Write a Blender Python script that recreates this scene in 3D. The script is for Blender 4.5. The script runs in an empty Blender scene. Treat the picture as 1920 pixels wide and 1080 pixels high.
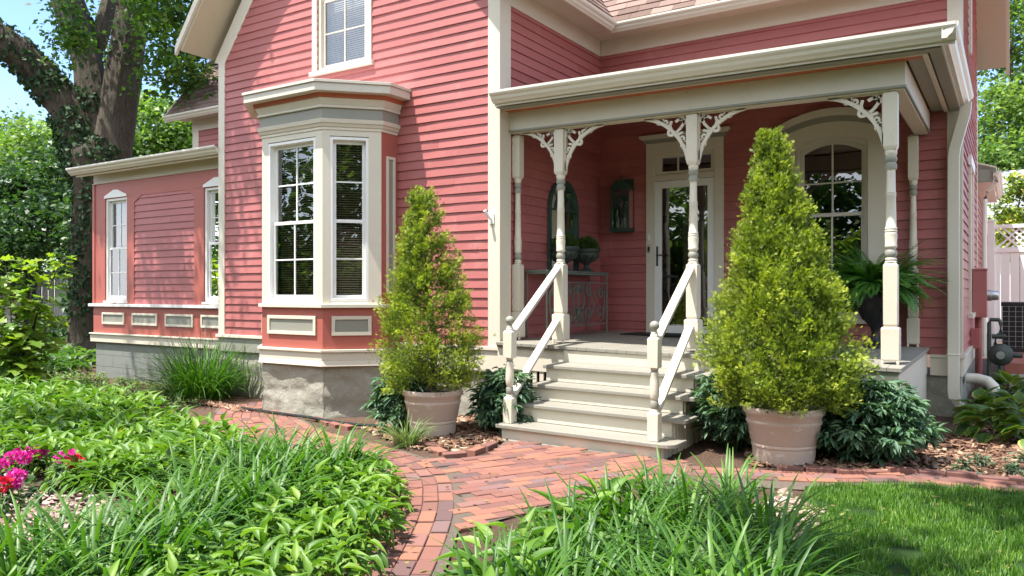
import bpy, bmesh, math, random
import numpy as np
from mathutils import Vector, noise
random.seed(7); RNG = np.random.default_rng(11)
PI = math.pi; S2 = math.sqrt(.5)
scene = bpy.context.scene
COL = scene.collection

# ------------------------------------------------------------------ camera frame (used to find where things stand on the ground)
EYE = 1.33; FPX = 1467.; YAW = math.atan(940/1467)
cY, sY = math.cos(YAW), math.sin(YAW)
def G(px, py, z):
    """point of the photograph at a known height above the ground -> x, y"""
    u = (px-960)/FPX; v = (547-py)/FPX
    rx, ry = -sY+cY*u, cY+sY*u
    t = (z-EYE)/v
    return rx*t, ry*t
def GY(px, py, Y):
    u = (px-960)/FPX; v = (547-py)/FPX
    t = Y/(cY+sY*u)
    return (-sY+cY*u)*t, EYE+v*t
def ss(a, b, x):
    t = min(1, max(0, (x-a)/(b-a))); return t*t*(3-2*t)
def gz(x, y):
    """ground height"""
    return -.08-.12*ss(-4.6, -6.6, x)

# ------------------------------------------------------------------ materials
def newmat(name):
    m = bpy.data.materials.new(name); m.use_nodes = True
    nt = m.node_tree; nt.nodes.clear()
    out = nt.nodes.new('ShaderNodeOutputMaterial')
    return m, nt, out
def N(nt, t, **kw):
    n = nt.nodes.new(t)
    for k, v in kw.items():
        if k in n.inputs.keys() if hasattr(n.inputs, 'keys') else False: n.inputs[k].default_value = v
        else: setattr(n, k, v)
    return n
def rgb(c): return (c[0], c[1], c[2], 1)
def mixc(nt, fac, a, b, bt='MIX'):
    n = nt.nodes.new('ShaderNodeMix'); n.data_type = 'RGBA'; n.blend_type = bt
    for s, v in ((0, fac), (6, a), (7, b)):
        if hasattr(v, 'is_linked') or hasattr(v, 'links'): nt.links.new(v, n.inputs[s])
        elif s == 0: n.inputs[0].default_value = v
        else: n.inputs[s].default_value = rgb(v)
    return n.outputs[2]
def noi(nt, scale, detail=4, rough=.6, vec=None, dist=0):
    n = N(nt, 'ShaderNodeTexNoise'); n.inputs['Scale'].default_value = scale
    n.inputs['Detail'].default_value = detail; n.inputs['Roughness'].default_value = rough
    n.inputs['Distortion'].default_value = dist
    if vec is None:
        tc = N(nt, 'ShaderNodeTexCoord'); vec = tc.outputs['Object']
    nt.links.new(vec, n.inputs['Vector']); return n.outputs['Fac']
def mapv(nt, sc):
    tc = N(nt, 'ShaderNodeTexCoord'); mp = N(nt, 'ShaderNodeMapping')
    mp.inputs['Scale'].default_value = sc; nt.links.new(tc.outputs['Object'], mp.inputs['Vector'])
    return mp.outputs['Vector']
def ramp(nt, fac, stops):
    r = N(nt, 'ShaderNodeValToRGB'); e = r.color_ramp.elements
    while len(e) < len(stops): e.new(.5)
    for i, (p, c) in enumerate(stops): e[i].position = p; e[i].color = rgb(c) if len(c) == 3 else c
    nt.links.new(fac, r.inputs['Fac']); return r.outputs['Color']
def bump(nt, h, strength, dist=.01):
    b = N(nt, 'ShaderNodeBump'); b.inputs['Strength'].default_value = strength; b.inputs['Distance'].default_value = dist
    nt.links.new(h, b.inputs['Height']); return b.outputs['Normal']
def principled(nt, out, color, rough=.5, normal=None, spec=.5, metallic=0):
    p = N(nt, 'ShaderNodeBsdfPrincipled')
    if hasattr(color, 'links'): nt.links.new(color, p.inputs['Base Color'])
    else: p.inputs['Base Color'].default_value = rgb(color)
    if hasattr(rough, 'links'): nt.links.new(rough, p.inputs['Roughness'])
    else: p.inputs['Roughness'].default_value = rough
    p.inputs['Specular IOR Level'].default_value = spec; p.inputs['Metallic'].default_value = metallic
    if normal is not None: nt.links.new(normal, p.inputs['Normal'])
    nt.links.new(p.outputs[0], out.inputs['Surface']); return p
def paint(name, c, rough=.45, var=.12, grain=.25, wear=None, board=False, amt=.66):
    """painted wood: slow colour drift, faint dirt specks, brush grain"""
    m, nt, out = newmat(name)
    a = noi(nt, 1.3, 5, .65)
    base = mixc(nt, a, [x*(1-var) for x in c], [min(1, x*(1+var)) for x in c])
    d = noi(nt, 16, 6, .7)
    dm = ramp(nt, d, [(.60, (0, 0, 0)), (.78, (1, 1, 1))])
    base = mixc(nt, dm, base, [x*.78 for x in c])
    if wear:
        w = noi(nt, 7, 8, .75, mapv(nt, (1, 1, 2.2)))
        wm = ramp(nt, w, [(amt, (0, 0, 0)), (amt+.05, (1, 1, 1))])
        base = mixc(nt, wm, base, wear)
    if board:      # boards painted at different times; scattered nail heads and scuffs
        at = N(nt, 'ShaderNodeAttribute'); at.attribute_name = 'rnd'
        base = mixc(nt, ramp(nt, at.outputs['Fac'], [(0, (.0, .0, .0)), (1, (1, 1, 1))]), mixc(nt, 1., base, (.90, .88, .88), 'MULTIPLY'), mixc(nt, 1., base, (1.07, 1.10, 1.10), 'MULTIPLY'))
        s = noi(nt, 9, 8, .8, mapv(nt, (1, 1, 6)))
        base = mixc(nt, ramp(nt, s, [(.67, (0, 0, 0)), (.74, (.55, .55, .55))]), base, [x*.62 for x in c])
        s2 = noi(nt, 3.5, 7, .75, mapv(nt, (1, 1, .5)))
        base = mixc(nt, ramp(nt, s2, [(.56, (0, 0, 0)), (.80, (.6, .6, .6))]), base, (.46, .22, .195))
    g = noi(nt, 30, 3, .6, mapv(nt, (1, 1, 5)))
    principled(nt, out, base, rough, bump(nt, g, grain, .003), .4)
    return m
def plain(name, c, rough=.5, metallic=0, spec=.5, var=.15, scale=9, bmp=0):
    m, nt, out = newmat(name)
    a = noi(nt, scale, 5, .65)
    base = mixc(nt, a, [x*(1-var) for x in c], [min(1, x*(1+var)) for x in c])
    nrm = bump(nt, noi(nt, scale*5, 5, .7), bmp, .01) if bmp else None
    principled(nt, out, base, rough, nrm, spec, metallic); return m
def leafmat(name, stops, rough=.45, trans=.35, tcol=None, spec=.5):
    """leaves: colour by a per-leaf random number, light passes through"""
    m, nt, out = newmat(name)
    at = N(nt, 'ShaderNodeAttribute'); at.attribute_name = 'rnd'
    c = ramp(nt, at.outputs['Fac'], stops)
    v = noi(nt, 40, 2, .5)
    c = mixc(nt, v, c, c)
    p = N(nt, 'ShaderNodeBsdfPrincipled'); nt.links.new(c, p.inputs['Base Color'])
    p.inputs['Roughness'].default_value = rough; p.inputs['Specular IOR Level'].default_value = spec
    t = N(nt, 'ShaderNodeBsdfTranslucent')
    tc = mixc(nt, 1., c, tcol or (1.5, 1.7, .6), 'MULTIPLY'); nt.links.new(tc, t.inputs['Color'])
    mx = N(nt, 'ShaderNodeMixShader'); mx.inputs[0].default_value = trans
    nt.links.new(p.outputs[0], mx.inputs[1]); nt.links.new(t.outputs[0], mx.inputs[2])
    nt.links.new(mx.outputs[0], out.inputs['Surface']); return m
def rndmat(name, stops, rough=.8, bmp=.4, bscale=60, spec=.3):
    m, nt, out = newmat(name)
    at = N(nt, 'ShaderNodeAttribute'); at.attribute_name = 'rnd'
    c = ramp(nt, at.outputs['Fac'], stops)
    f = noi(nt, bscale*.4, 6, .7)
    c = mixc(nt, f, c, (.5, .5, .5), 'OVERLAY')
    principled(nt, out, c, rough, bump(nt, noi(nt, bscale, 5, .7), bmp, .006), spec); return m

M = {}
M['red'] = paint('salmon_paint', (.37, .114, .108), .5, .10, .35, board=True)
M['redflat'] = paint('brick_red_paint', (.38, .105, .082), .48, .09, .2)
M['cream'] = paint('cream_paint', (.62, .565, .465), .45, .08, .3, wear=(.40, .36, .30), amt=.70)
M['creamworn'] = paint('worn_cream_paint', (.58, .53, .455), .5, .08, .3, wear=(.36, .32, .27))
M['grey'] = paint('sage_grey_paint', (.27, .265, .222), .5, .08, .2)
M['deck'] = paint('grey_deck_paint', (.25, .235, .20), .5, .12, .3, wear=(.42, .39, .34), amt=.60)
M['rust'] = paint('rust_orange_paint', (.40, .105, .045), .5, .08, .2)
M['white'] = plain('white_vinyl', (.78, .77, .745), .35, var=.04)
M['gutter'] = plain('cream_aluminium', (.64, .60, .51), .3, var=.05, scale=3)
M['soffit'] = paint('soffit_paint', (.50, .43, .31), .6, .06, .1)
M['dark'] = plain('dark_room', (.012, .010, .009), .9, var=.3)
M['black'] = plain('black_iron', (.012, .012, .013), .45, var=.3)
M['iron'] = plain('verdigris_iron', (.055, .068, .058), .6, .3, var=.45, scale=25, bmp=.2)
M['scroll'] = plain('weathered_verdigris', (.15, .175, .15), .6, .2, var=.35, scale=25, bmp=.2)
M['green'] = plain('green_copper', (.030, .075, .058), .55, .25, var=.5, scale=20, bmp=.2)
M['steel'] = plain('steel', (.45, .46, .47), .35, .8)
M['blind'] = plain('wooden_blind_slat', (.42, .30, .21), .6, var=.1)
M['blind_white'] = plain('white_blind_slat', (.60, .62, .64), .6, var=.05)
M['curtain'] = plain('sheer_curtain', (.62, .63, .63), .8, var=.08)
M['terra'] = paint('pale_terracotta', (.50, .38, .315), .75, .14, .15, wear=(.60, .55, .50), amt=.57)
M['soil'] = plain('potting_soil', (.035, .024, .016), .95, var=.5, scale=40, bmp=.8)
M['bark'] = None

def mk_shingle(name, c1, c2):
    m, nt, out = newmat(name)
    at = N(nt, 'ShaderNodeAttribute'); at.attribute_name = 'rnd'
    c = ramp(nt, at.outputs['Fac'], [(0, c1), (.5, [(a+b)/2 for a, b in zip(c1, c2)]), (1, c2)])
    f = noi(nt, 90, 4, .8)
    c = mixc(nt, f, [.0]*3, c, 'MIX') if False else mixc(nt, ramp(nt, f, [(.35, (0, 0, 0)), (.65, (1, 1, 1))]), mixc(nt, .35, c, (.02, .02, .02)), c)
    principled(nt, out, c, .95, bump(nt, f, .5, .004), .2); return m
M['shingle'] = mk_shingle('brown_shingles', (.17, .115, .095), (.33, .23, .195))
M['shingle_grey'] = mk_shingle('grey_shingles', (.26, .27, .28), (.42, .43, .44))

def mk_glass():
    m, nt, out = newmat('window_glass')
    fr = N(nt, 'ShaderNodeFresnel'); fr.inputs['IOR'].default_value = 1.75
    tr = N(nt, 'ShaderNodeBsdfTransparent'); tr.inputs['Color'].default_value = (.80, .82, .82, 1)
    gl = N(nt, 'ShaderNodeBsdfGlossy'); gl.inputs['Roughness'].default_value = .004
    gl.inputs['Color'].default_value = (1, 1, 1, 1)
    b = bump(nt, noi(nt, 2.2, 1, .4), .05, .05); nt.links.new(b, gl.inputs['Normal'])
    mm = N(nt, 'ShaderNodeMath', operation='MULTIPLY_ADD'); nt.links.new(fr.outputs[0], mm.inputs[0])
    mm.inputs[1].default_value = 1.45; mm.inputs[2].default_value = .05; mm.use_clamp = True
    mx = N(nt, 'ShaderNodeMixShader'); nt.links.new(mm.outputs[0], mx.inputs[0])
    nt.links.new(tr.outputs[0], mx.inputs[1]); nt.links.new(gl.outputs[0], mx.inputs[2])
    nt.links.new(mx.outputs[0], out.inputs['Surface']); return m
M['glass'] = mk_glass()
def mk_mirror():
    m, nt, out = newmat('mirror_glass'); principled(nt, out, (.75, .77, .77), .02, None, .5, 1.0); return m
M['mirror'] = mk_mirror()

def mk_stone():
    m, nt, out = newmat('painted_rubble_stone')
    a = noi(nt, 4, 6, .7); b = noi(nt, 13, 8, .75)
    c = mixc(nt, a, (.27, .258, .212), (.38, .362, .30))
    c = mixc(nt, ramp(nt, b, [(.55, (0, 0, 0)), (.72, (1, 1, 1))]), c, (.46, .43, .37))
    tc = N(nt, 'ShaderNodeTexCoord'); vo = N(nt, 'ShaderNodeTexVoronoi'); vo.feature = 'DISTANCE_TO_EDGE'; vo.inputs['Scale'].default_value = 4.5
    nt.links.new(mixc(nt, .12, tc.outputs['Object'], N(nt, 'ShaderNodeTexNoise').outputs['Color']), vo.inputs['Vector'])
    ed = ramp(nt, vo.outputs['Distance'], [(0, (0, 0, 0)), (.16, (1, 1, 1))])
    c = mixc(nt, ed, mixc(nt, 1., c, (.95, .95, .95), 'MULTIPLY'), c)
    principled(nt, out, c, .8, bump(nt, mixc(nt, .10, b, ed), .8, .03), .3); return m
M['stone'] = mk_stone()
def mk_block():
    m, nt, out = newmat('painted_concrete_block')
    tc = N(nt, 'ShaderNodeTexCoord'); sx = N(nt, 'ShaderNodeSeparateXYZ'); nt.links.new(tc.outputs['Object'], sx.inputs[0])
    cx = N(nt, 'ShaderNodeCombineXYZ'); nt.links.new(sx.outputs[0], cx.inputs[0]); nt.links.new(sx.outputs[2], cx.inputs[1])
    br = N(nt, 'ShaderNodeTexBrick'); nt.links.new(cx.outputs[0], br.inputs['Vector'])
    br.inputs['Scale'].default_value = 1; br.inputs['Brick Width'].default_value = .62; br.inputs['Row Height'].default_value = .205
    br.inputs['Mortar Size'].default_value = .006; br.inputs['Mortar Smooth'].default_value = .4
    a = noi(nt, 5, 6, .7)
    c = mixc(nt, a, (.19, .20, .185), (.26, .27, .25))
    c = mixc(nt, br.outputs['Fac'], c, (.16, .17, .155))
    inv = N(nt, 'ShaderNodeMath', operation='SUBTRACT'); inv.inputs[0].default_value = 1; nt.links.new(br.outputs['Fac'], inv.inputs[1])
    principled(nt, out, c, .75, bump(nt, inv.outputs[0], .8, .01), .3); return m
M['block'] = mk_block()
def mk_bark():
    m, nt, out = newmat('bark')
    a = noi(nt, 7, 8, .75, mapv(nt, (3, 3, .6)), 1.2); b = noi(nt, 2.5, 4, .6)
    c = ramp(nt, a, [(.33, (.028, .021, .016)), (.52, (.10, .078, .058)), (.72, (.21, .17, .13))])
    c = mixc(nt, ramp(nt, b, [(.35, (0, 0, 0)), (.8, (1, 1, 1))]), c, (.13, .115, .09))
    principled(nt, out, c, .9, bump(nt, a, 1.0, .06), .2); return m
M['bark'] = mk_bark()
def mk_ground():
    m, nt, out = newmat('soil_and_mulch')
    a = noi(nt, 2.2, 8, .7); b = noi(nt, 45, 6, .75); v = N(nt, 'ShaderNodeTexVoronoi'); v.inputs['Scale'].default_value = 38
    tc = N(nt, 'ShaderNodeTexCoord'); nt.links.new(tc.outputs['Object'], v.inputs['Vector'])
    c = mixc(nt, a, (.055, .035, .025), (.145, .085, .06))
    c = mixc(nt, ramp(nt, b, [(.5, (0, 0, 0)), (.7, (1, 1, 1))]), c, (.20, .135, .095))
    principled(nt, out, c, .95, bump(nt, b, .9, .03), .2); return m
M['ground'] = mk_ground()
def mk_lawn():
    m, nt, out = newmat('lawn_soil')
    a = noi(nt, 3, 6, .7); b = noi(nt, 60, 5, .7)
    c = mixc(nt, a, (.018, .05, .010), (.035, .085, .014)); c = mixc(nt, b, c, (.02, .045, .01))
    principled(nt, out, c, .95, bump(nt, b, .8, .03), .2); return m
M['lawn'] = mk_lawn()
M['sand'] = plain('path_sand', (.11, .082, .062), .95, var=.4, scale=30, bmp=.5)
M['brick'] = rndmat('clay_paver', [(0, (.12, .072, .068)), (.25, (.17, .080, .066)), (.5, (.215, .095, .074)), (.72, (.275, .122, .08)), (.88, (.225, .11, .09)), (1, (.165, .10, .095))], .85, .4, 50)
M['chip'] = rndmat('bark_chip', [(0, (.05, .028, .018)), (.35, (.15, .075, .048)), (.7, (.27, .16, .10)), (1, (.46, .33, .23))], .9, .3, 60)
M['chip_pale'] = rndmat('bleached_bark_chip', [(0, (.10, .06, .045)), (.35, (.26, .175, .14)), (.7, (.42, .31, .26)), (1, (.58, .46, .40))], .9, .3, 60)
M['leaf_fallen'] = leafmat('fallen_leaf', [(0, (.10, .055, .02)), (.5, (.22, .14, .04)), (1, (.24, .26, .06))], .7, .2)
M['leaf_hosta'] = leafmat('hosta_leaf', [(0, (.038, .105, .012)), (.5, (.095, .20, .020)), (.93, (.20, .32, .042)), (.985, (.22, .30, .05)), (1, (.42, .34, .08))], .46, .3, None, .35)
M['leaf_lily'] = leafmat('daylily_blade', [(0, (.022, .078, .009)), (.55, (.062, .16, .015)), (.93, (.14, .26, .028)), (.985, (.17, .26, .04)), (1, (.40, .30, .10))], .46, .35)
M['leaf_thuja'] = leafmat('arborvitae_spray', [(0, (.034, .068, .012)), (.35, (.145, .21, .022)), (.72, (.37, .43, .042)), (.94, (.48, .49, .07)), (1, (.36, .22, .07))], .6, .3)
M['leaf_peony'] = leafmat('peony_leaf', [(0, (.045, .095, .060)), (.5, (.085, .165, .095)), (1, (.15, .245, .145))], .5, .2, None, .3)
M['leaf_fern'] = leafmat('fern_frond', [(0, (.04, .13, .022)), (.6, (.085, .23, .036)), (1, (.17, .33, .06))], .5, .35)
M['leaf_tree'] = leafmat('tree_leaf', [(0, (.028, .075, .014)), (.5, (.065, .145, .024)), (1, (.14, .235, .042))], .5, .4)
M['leaf_pale'] = leafmat('pale_tree_leaf', [(0, (.06, .125, .025)), (.5, (.125, .215, .045)), (1, (.23, .32, .08))], .5, .4)
M['leaf_dark'] = leafmat('dark_leaf', [(0, (.020, .052, .018)), (.5, (.042, .095, .028)), (1, (.085, .155, .045))], .45, .3)
M['leaf_ivy'] = leafmat('ivy_leaf', [(0, (.016, .040, .018)), (.6, (.034, .075, .03)), (1, (.08, .14, .06))], .6, .2, None, .2)
M['leaf_oak'] = leafmat('hydrangea_leaf', [(0, (.055, .13, .016)), (.5, (.13, .235, .024)), (1, (.27, .34, .035))], .38, .4)
M['leaf_blue'] = leafmat('conifer_needle', [(0, (.04, .085, .05)), (1, (.11, .18, .10))], .6, .2)
M['leaf_grass'] = leafmat('lawn_blade', [(0, (.040, .11, .010)), (.5, (.09, .20, .016)), (.9, (.18, .31, .03)), (1, (.30, .30, .09))], .5, .35)
M['leaf_cover'] = leafmat('groundcover_leaf', [(0, (.06, .105, .03)), (.5, (.115, .18, .055)), (1, (.20, .26, .09))], .55, .3)
M['leaf_edge'] = leafmat('variegated_margin', [(0, (.22, .30, .05)), (1, (.42, .46, .13))], .4, .3)
M['leaf_box'] = leafmat('moss_ball', [(0, (.03, .07, .010)), (1, (.085, .15, .022))], .7, .2)
M['petal_pink'] = leafmat('magenta_petal', [(0, (.52, .008, .24)), (.5, (.68, .015, .33)), (1, (.78, .12, .48))], .5, .3, (1.2, .9, 1.1))
M['petal_red'] = leafmat('scarlet_petal', [(0, (.50, .01, .02)), (1, (.68, .03, .06))], .5, .3, (1.2, .8, .8))
M['petal_orange'] = leafmat('orange_petal', [(0, (.60, .20, .01)), (1, (.75, .34, .03))], .5, .3, (1.2, 1, .8))

# ------------------------------------------------------------------ objects
def tag(o, label=None, cat=None, group=None, kind=None):
    if label: o['label'] = label
    if cat: o['category'] = cat
    if group: o['group'] = group
    if kind: o['kind'] = kind
    return o
def thing(name, label, cat, loc=(0, 0, 0), group=None, rz=0):
    o = bpy.data.objects.new(name, None); COL.objects.link(o); o.empty_display_size = .2
    o.location = loc; o.rotation_euler = (0, 0, rz)
    return tag(o, label, cat, group)
def link(name, me, mats, parent=None, loc=None):
    for m in mats: me.materials.append(m)
    o = bpy.data.objects.new(name, me); COL.objects.link(o)
    if parent is not None: o.parent = parent
    if loc is not None: o.location = loc
    return o
def frame(ox, oy, dx, dy):
    """wall frame: u runs along (dx, dy), n points out of the wall, z up"""
    return lambda u, n, z: (ox+dx*u+dy*n, oy+dy*u-dx*n, z)
class MB:
    def __init__(s, T=None): s.v = []; s.f = []; s.m = []; s.r = []; s.T = T
    def add(s, vs, fs, mi=0, r=None):
        b = len(s.v)
        s.v += [s.T(*p) for p in vs] if s.T else [tuple(p) for p in vs]
        s.f += [[i+b for i in f] for f in fs]; s.m += [mi]*len(fs); s.r += [random.random() if r is None else r]*len(vs)
        return s
    def box(s, a0, a1, b0, b1, c0, c1, mi=0):
        return s.add([(a0, b0, c0), (a1, b0, c0), (a1, b1, c0), (a0, b1, c0), (a0, b0, c1), (a1, b0, c1), (a1, b1, c1), (a0, b1, c1)],
                     [(0, 3, 2, 1), (4, 5, 6, 7), (0, 1, 5, 4), (1, 2, 6, 5), (2, 3, 7, 6), (3, 0, 4, 7)], mi)
    def quad(s, a, b, c, d, mi=0): return s.add([a, b, c, d], [(0, 1, 2, 3)], mi)
    def prism(s, poly, n0, n1, mi=0, axis='n'):
        """polygon in (u, z) pushed from n0 to n1  (axis='z': polygon in (x, y), pushed in z)"""
        k = len(poly); f = (lambda p, n: (p[0], n, p[1])) if axis == 'n' else (lambda p, n: (p[0], p[1], n))
        vs = [f(p, n0) for p in poly]+[f(p, n1) for p in poly]
        fs = [list(range(k))[::-1], list(range(k, 2*k))]+[(i, (i+1) % k, k+(i+1) % k, k+i) for i in range(k)]
        return s.add(vs, fs, mi)
    def ring(s, outer, inner, n0, n1, mi=0, closed=True):
        """band between two polylines in (u, z)"""
        k = len(outer)
        vs = [(p[0], n, p[1]) for n in (n0, n1) for p in outer]+[(p[0], n, p[1]) for n in (n0, n1) for p in inner]
        fs = []
        for i in range(k if closed else k-1):
            j = (i+1) % k
            fs += [(k+i, k+j, 3*k+j, 3*k+i), (i, 2*k+i, 2*k+j, j), (i, j, k+j, k+i), (2*k+i, 3*k+i, 3*k+j, 2*k+j)]
        if not closed: fs += [(0, k, 3*k, 2*k), (k-1, 3*k-1, 4*k-1, 2*k-1)]
        return s.add(vs, fs, mi)
    def lathe(s, prof, c, seg=16, mi=0, mat_at=None, caps=True):
        vs = []; fs = []
        for (r, z) in prof:
            for k in range(seg):
                a = 2*PI*k/seg; vs.append((c[0]+r*math.cos(a), c[1]+r*math.sin(a), c[2]+z))
        b = len(s.v)
        s.v += [s.T(*p) for p in vs] if s.T else vs
        s.r += [.5]*len(vs)
        for i in range(len(prof)-1):
            for k in range(seg):
                s.f.append([b+i*seg+k, b+i*seg+(k+1) % seg, b+(i+1)*seg+(k+1) % seg, b+(i+1)*seg+k])
                s.m.append(mat_at((prof[i][1]+prof[i+1][1])/2) if mat_at else mi)
        if caps:
            s.f.append([b+k for k in range(seg)][::-1]); s.m.append(mi)
            e = b+(len(prof)-1)*seg; s.f.append([e+k for k in range(seg)]); s.m.append(mi)
        return s
    def tube(s, path, rad, seg=8, mi=0, flat=1.):
        P = [Vector(p) for p in path]; n = len(P); vs = []; fs = []
        up = Vector((0, 0, 1))
        for i, p in enumerate(P):
            t = (P[min(i+1, n-1)]-P[max(i-1, 0)]).normalized()
            a = t.cross(up) if abs(t.z) < .95 else t.cross(Vector((1, 0, 0)))
            a.normalize(); b = a.cross(t).normalized()
            r = rad[i] if hasattr(rad, '__len__') else rad
            for k in range(seg):
                w = 2*PI*k/seg; vs.append(tuple(p+a*math.cos(w)*r+b*math.sin(w)*r*flat))
        for i in range(n-1):
            for k in range(seg): fs.append((i*seg+k, i*seg+(k+1) % seg, (i+1)*seg+(k+1) % seg, (i+1)*seg+k))
        fs += [list(range(seg))[::-1], [(n-1)*seg+k for k in range(seg)]]
        return s.add(vs, fs, mi)
    def build(s, name, mats, parent=None, smooth=False, bevel=0, loc=None, fix=True):
        me = bpy.data.meshes.new(name); me.from_pydata(s.v, [], s.f)
        for p, m in zip(me.polygons, s.m): p.material_index = m; p.use_smooth = smooth
        a = me.attributes.new('rnd', 'FLOAT', 'POINT'); a.data.foreach_set('value', s.r)
        if fix:
            bm = bmesh.new(); bm.from_mesh(me); bmesh.ops.recalc_face_normals(bm, faces=bm.faces); bm.to_mesh(me); bm.free()
        o = link(name, me, mats if isinstance(mats, (list, tuple)) else [mats], parent, loc)
        if bevel:
            b = o.modifiers.new('bevel', 'BEVEL'); b.width = bevel; b.segments = 2; b.limit_method = 'ANGLE'; b.angle_limit = .6
        if smooth:
            try:
                me.set_sharp_from_angle(angle=.7)
            except Exception: pass
        return o

# ------------------------------------------------------------------ foliage
def npmesh(name, V, F, mats, parent=None, rnd=None, mi=None, smooth=False, loc=None):
    V = np.asarray(V, np.float32); F = np.asarray(F, np.int32); k = F.shape[1]
    me = bpy.data.meshes.new(name)
    me.vertices.add(len(V)); me.vertices.foreach_set('co', V.ravel())
    me.loops.add(F.size); me.loops.foreach_set('vertex_index', F.ravel())
    me.polygons.add(len(F)); me.polygons.foreach_set('loop_start', np.arange(0, F.size, k, dtype=np.int32))
    me.polygons.foreach_set('loop_total', np.full(len(F), k, np.int32))
    if mi is not None: me.polygons.foreach_set('material_index', np.asarray(mi, np.int32))
    if smooth: me.polygons.foreach_set('use_smooth', np.ones(len(F), bool))
    if rnd is not None:
        a = me.attributes.new('rnd', 'FLOAT', 'POINT'); a.data.foreach_set('value', np.asarray(rnd, np.float32))
    me.update(calc_edges=True)
    return link(name, me, mats if isinstance(mats, (list, tuple)) else [mats], parent, loc)
def nrm(a): return a/np.maximum(1e-9, np.linalg.norm(a, axis=-1, keepdims=True))
# templates: (t along, s across, h off the leaf), quads
T_LEAF = (np.array([(0, 0, 0), (.42, -.5, .05), (1, 0, -.06), (.42, .5, .05)]), np.array([(0, 1, 2, 3)]))
T_FOLD = (np.array([(0, 0, 0), (.4, -.5, .09), (.45, 0, 0), (.4, .5, .09), (1, 0, -.14)]), np.array([(0, 1, 2, 2), (0, 2, 3, 3), (1, 4, 2, 2), (2, 4, 3, 3)])[:, :3])
def strip(n, wf, bend, fold=.12):
    vs = []; fs = []
    for i in range(n+1):
        t = i/n; w = wf(t); h = bend(t)
        vs += [(t, -.5*w, h+fold*w), (t, 0, h), (t, .5*w, h+fold*w)]
    for i in range(n):
        a = 3*i; fs += [(a, a+1, a+4, a+3), (a+1, a+2, a+5, a+4)]
    return np.array(vs), np.array(fs)
def put(P, D, Nn, L, W, tmpl):
    """place a leaf template at every P; returns V, F"""
    tv, tf = tmpl; D = nrm(D); S = nrm(np.cross(D, Nn)); U = np.cross(S, D)
    V = (P[:, None] + D[:, None]*(tv[None, :, 0:1]*L[:, None, None]) + S[:, None]*(tv[None, :, 1:2]*W[:, None, None]) + U[:, None]*(tv[None, :, 2:3]*L[:, None, None]))
    n, k = len(P), len(tv)
    F = (tf[None]+(np.arange(n)*k)[:, None, None])
    return V.reshape(-1, 3), F.reshape(-1, tf.shape[1])
def rdir(n, up=0.):
    d = RNG.normal(size=(n, 3)); d[:, 2] += up; return nrm(d)
def cat(parts):
    Vs, Fs, Rs, b = [], [], [], 0
    for V, F, R in parts: Vs.append(V); Fs.append(F+b); Rs.append(R); b += len(V)
    return np.concatenate(Vs), np.concatenate(Fs), np.concatenate(Rs)
def crown(blobs, nclump, nleaf, size, clump_r, shell=.55):
    """leaf clumps spread through a set of ellipsoids, gaps left between clumps"""
    w = np.array([b[3]*b[4]*b[5] for b in blobs])**.67; w = w/w.sum()
    Ps, Rs = [], []
    for b, k in zip(blobs, RNG.multinomial(nclump, w)):
        d = rdir(k); r = (shell+(1-shell)*RNG.random(k))[:, None]
        c = np.array(b[:3])+d*r*np.array(b[3:6])
        cr = clump_r*(.5+RNG.random(k))
        q = RNG.normal(size=(k, nleaf, 3))*.5*cr[:, None, None]; q[:, :, 2] *= .6
        Ps.append((c[:, None]+q).reshape(-1, 3))
        Rs.append(np.clip(RNG.random((k, 1))*.75+RNG.normal(size=(k, nleaf))*.16+.12, 0, 1).reshape(-1))
    P = np.concatenate(Ps); R = np.concatenate(Rs); n = len(P)
    D = rdir(n); D[:, 2] = D[:, 2]*.5-.25; Nn = rdir(n, 1.2)
    L = size*(.6+.8*RNG.random(n))
    V, F = put(P, D, Nn, L, L*.62, T_LEAF)
    return V, F, np.repeat(R, 4)
def tree(name, label, base, tr, th, blobs, nclump, nleaf, size, clump_r, lm, cat_='tree', group=None, shell=.55, limbs=True):
    t = thing(name, label, cat_, base, group)
    bx, by, bz = base
    mb = MB()
    top = np.mean([b[:3] for b in blobs], axis=0)
    pts = [(0, 0, -.3), (.05*tr, 0, th*.3), ((top[0]-bx)*.25, (top[1]-by)*.25, th*.65), ((top[0]-bx)*.5, (top[1]-by)*.5, th)]
    mb.tube(pts, [tr*1.35, tr, tr*.82, tr*.6], 10)
    if limbs:
        for b in blobs:
            e = (b[0]-bx, b[1]-by, b[2]-bz+.2*b[5]); s0 = pts[2 if random.random() < .5 else 3]
            m = tuple((s0[i]*.55+e[i]*.45)+random.uniform(-.3, .3)*(i < 2) for i in range(3))
            mb.tube([s0, m, e], [tr*.45, tr*.28, tr*.08], 7)
    mb.build('trunk', M['bark'], t, True)
    V, F, R = crown(blobs, nclump, nleaf, size, clump_r, shell)
    npmesh('crown', V-np.array(base), F, lm, t, R)
    return t
def inpoly(x, y, poly):
    c = False; j = len(poly)-1
    for i in range(len(poly)):
        (xi, yi), (xj, yj) = poly[i], poly[j]
        if (yi > y) != (yj > y) and x < (xj-xi)*(y-yi)/(yj-yi)+xi: c = not c
        j = i
    return c
def scatter(poly, gap, n):
    """rejection-sampled points in a polygon, no two nearer than gap"""
    xs = [p[0] for p in poly]; ys = [p[1] for p in poly]; pts = []
    for _ in range(n):
        x, y = random.uniform(min(xs), max(xs)), random.uniform(min(ys), max(ys))
        if inpoly(x, y, poly) and all((x-a)**2+(y-b)**2 > gap*gap for a, b in pts): pts.append((x, y))
    return pts
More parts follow.
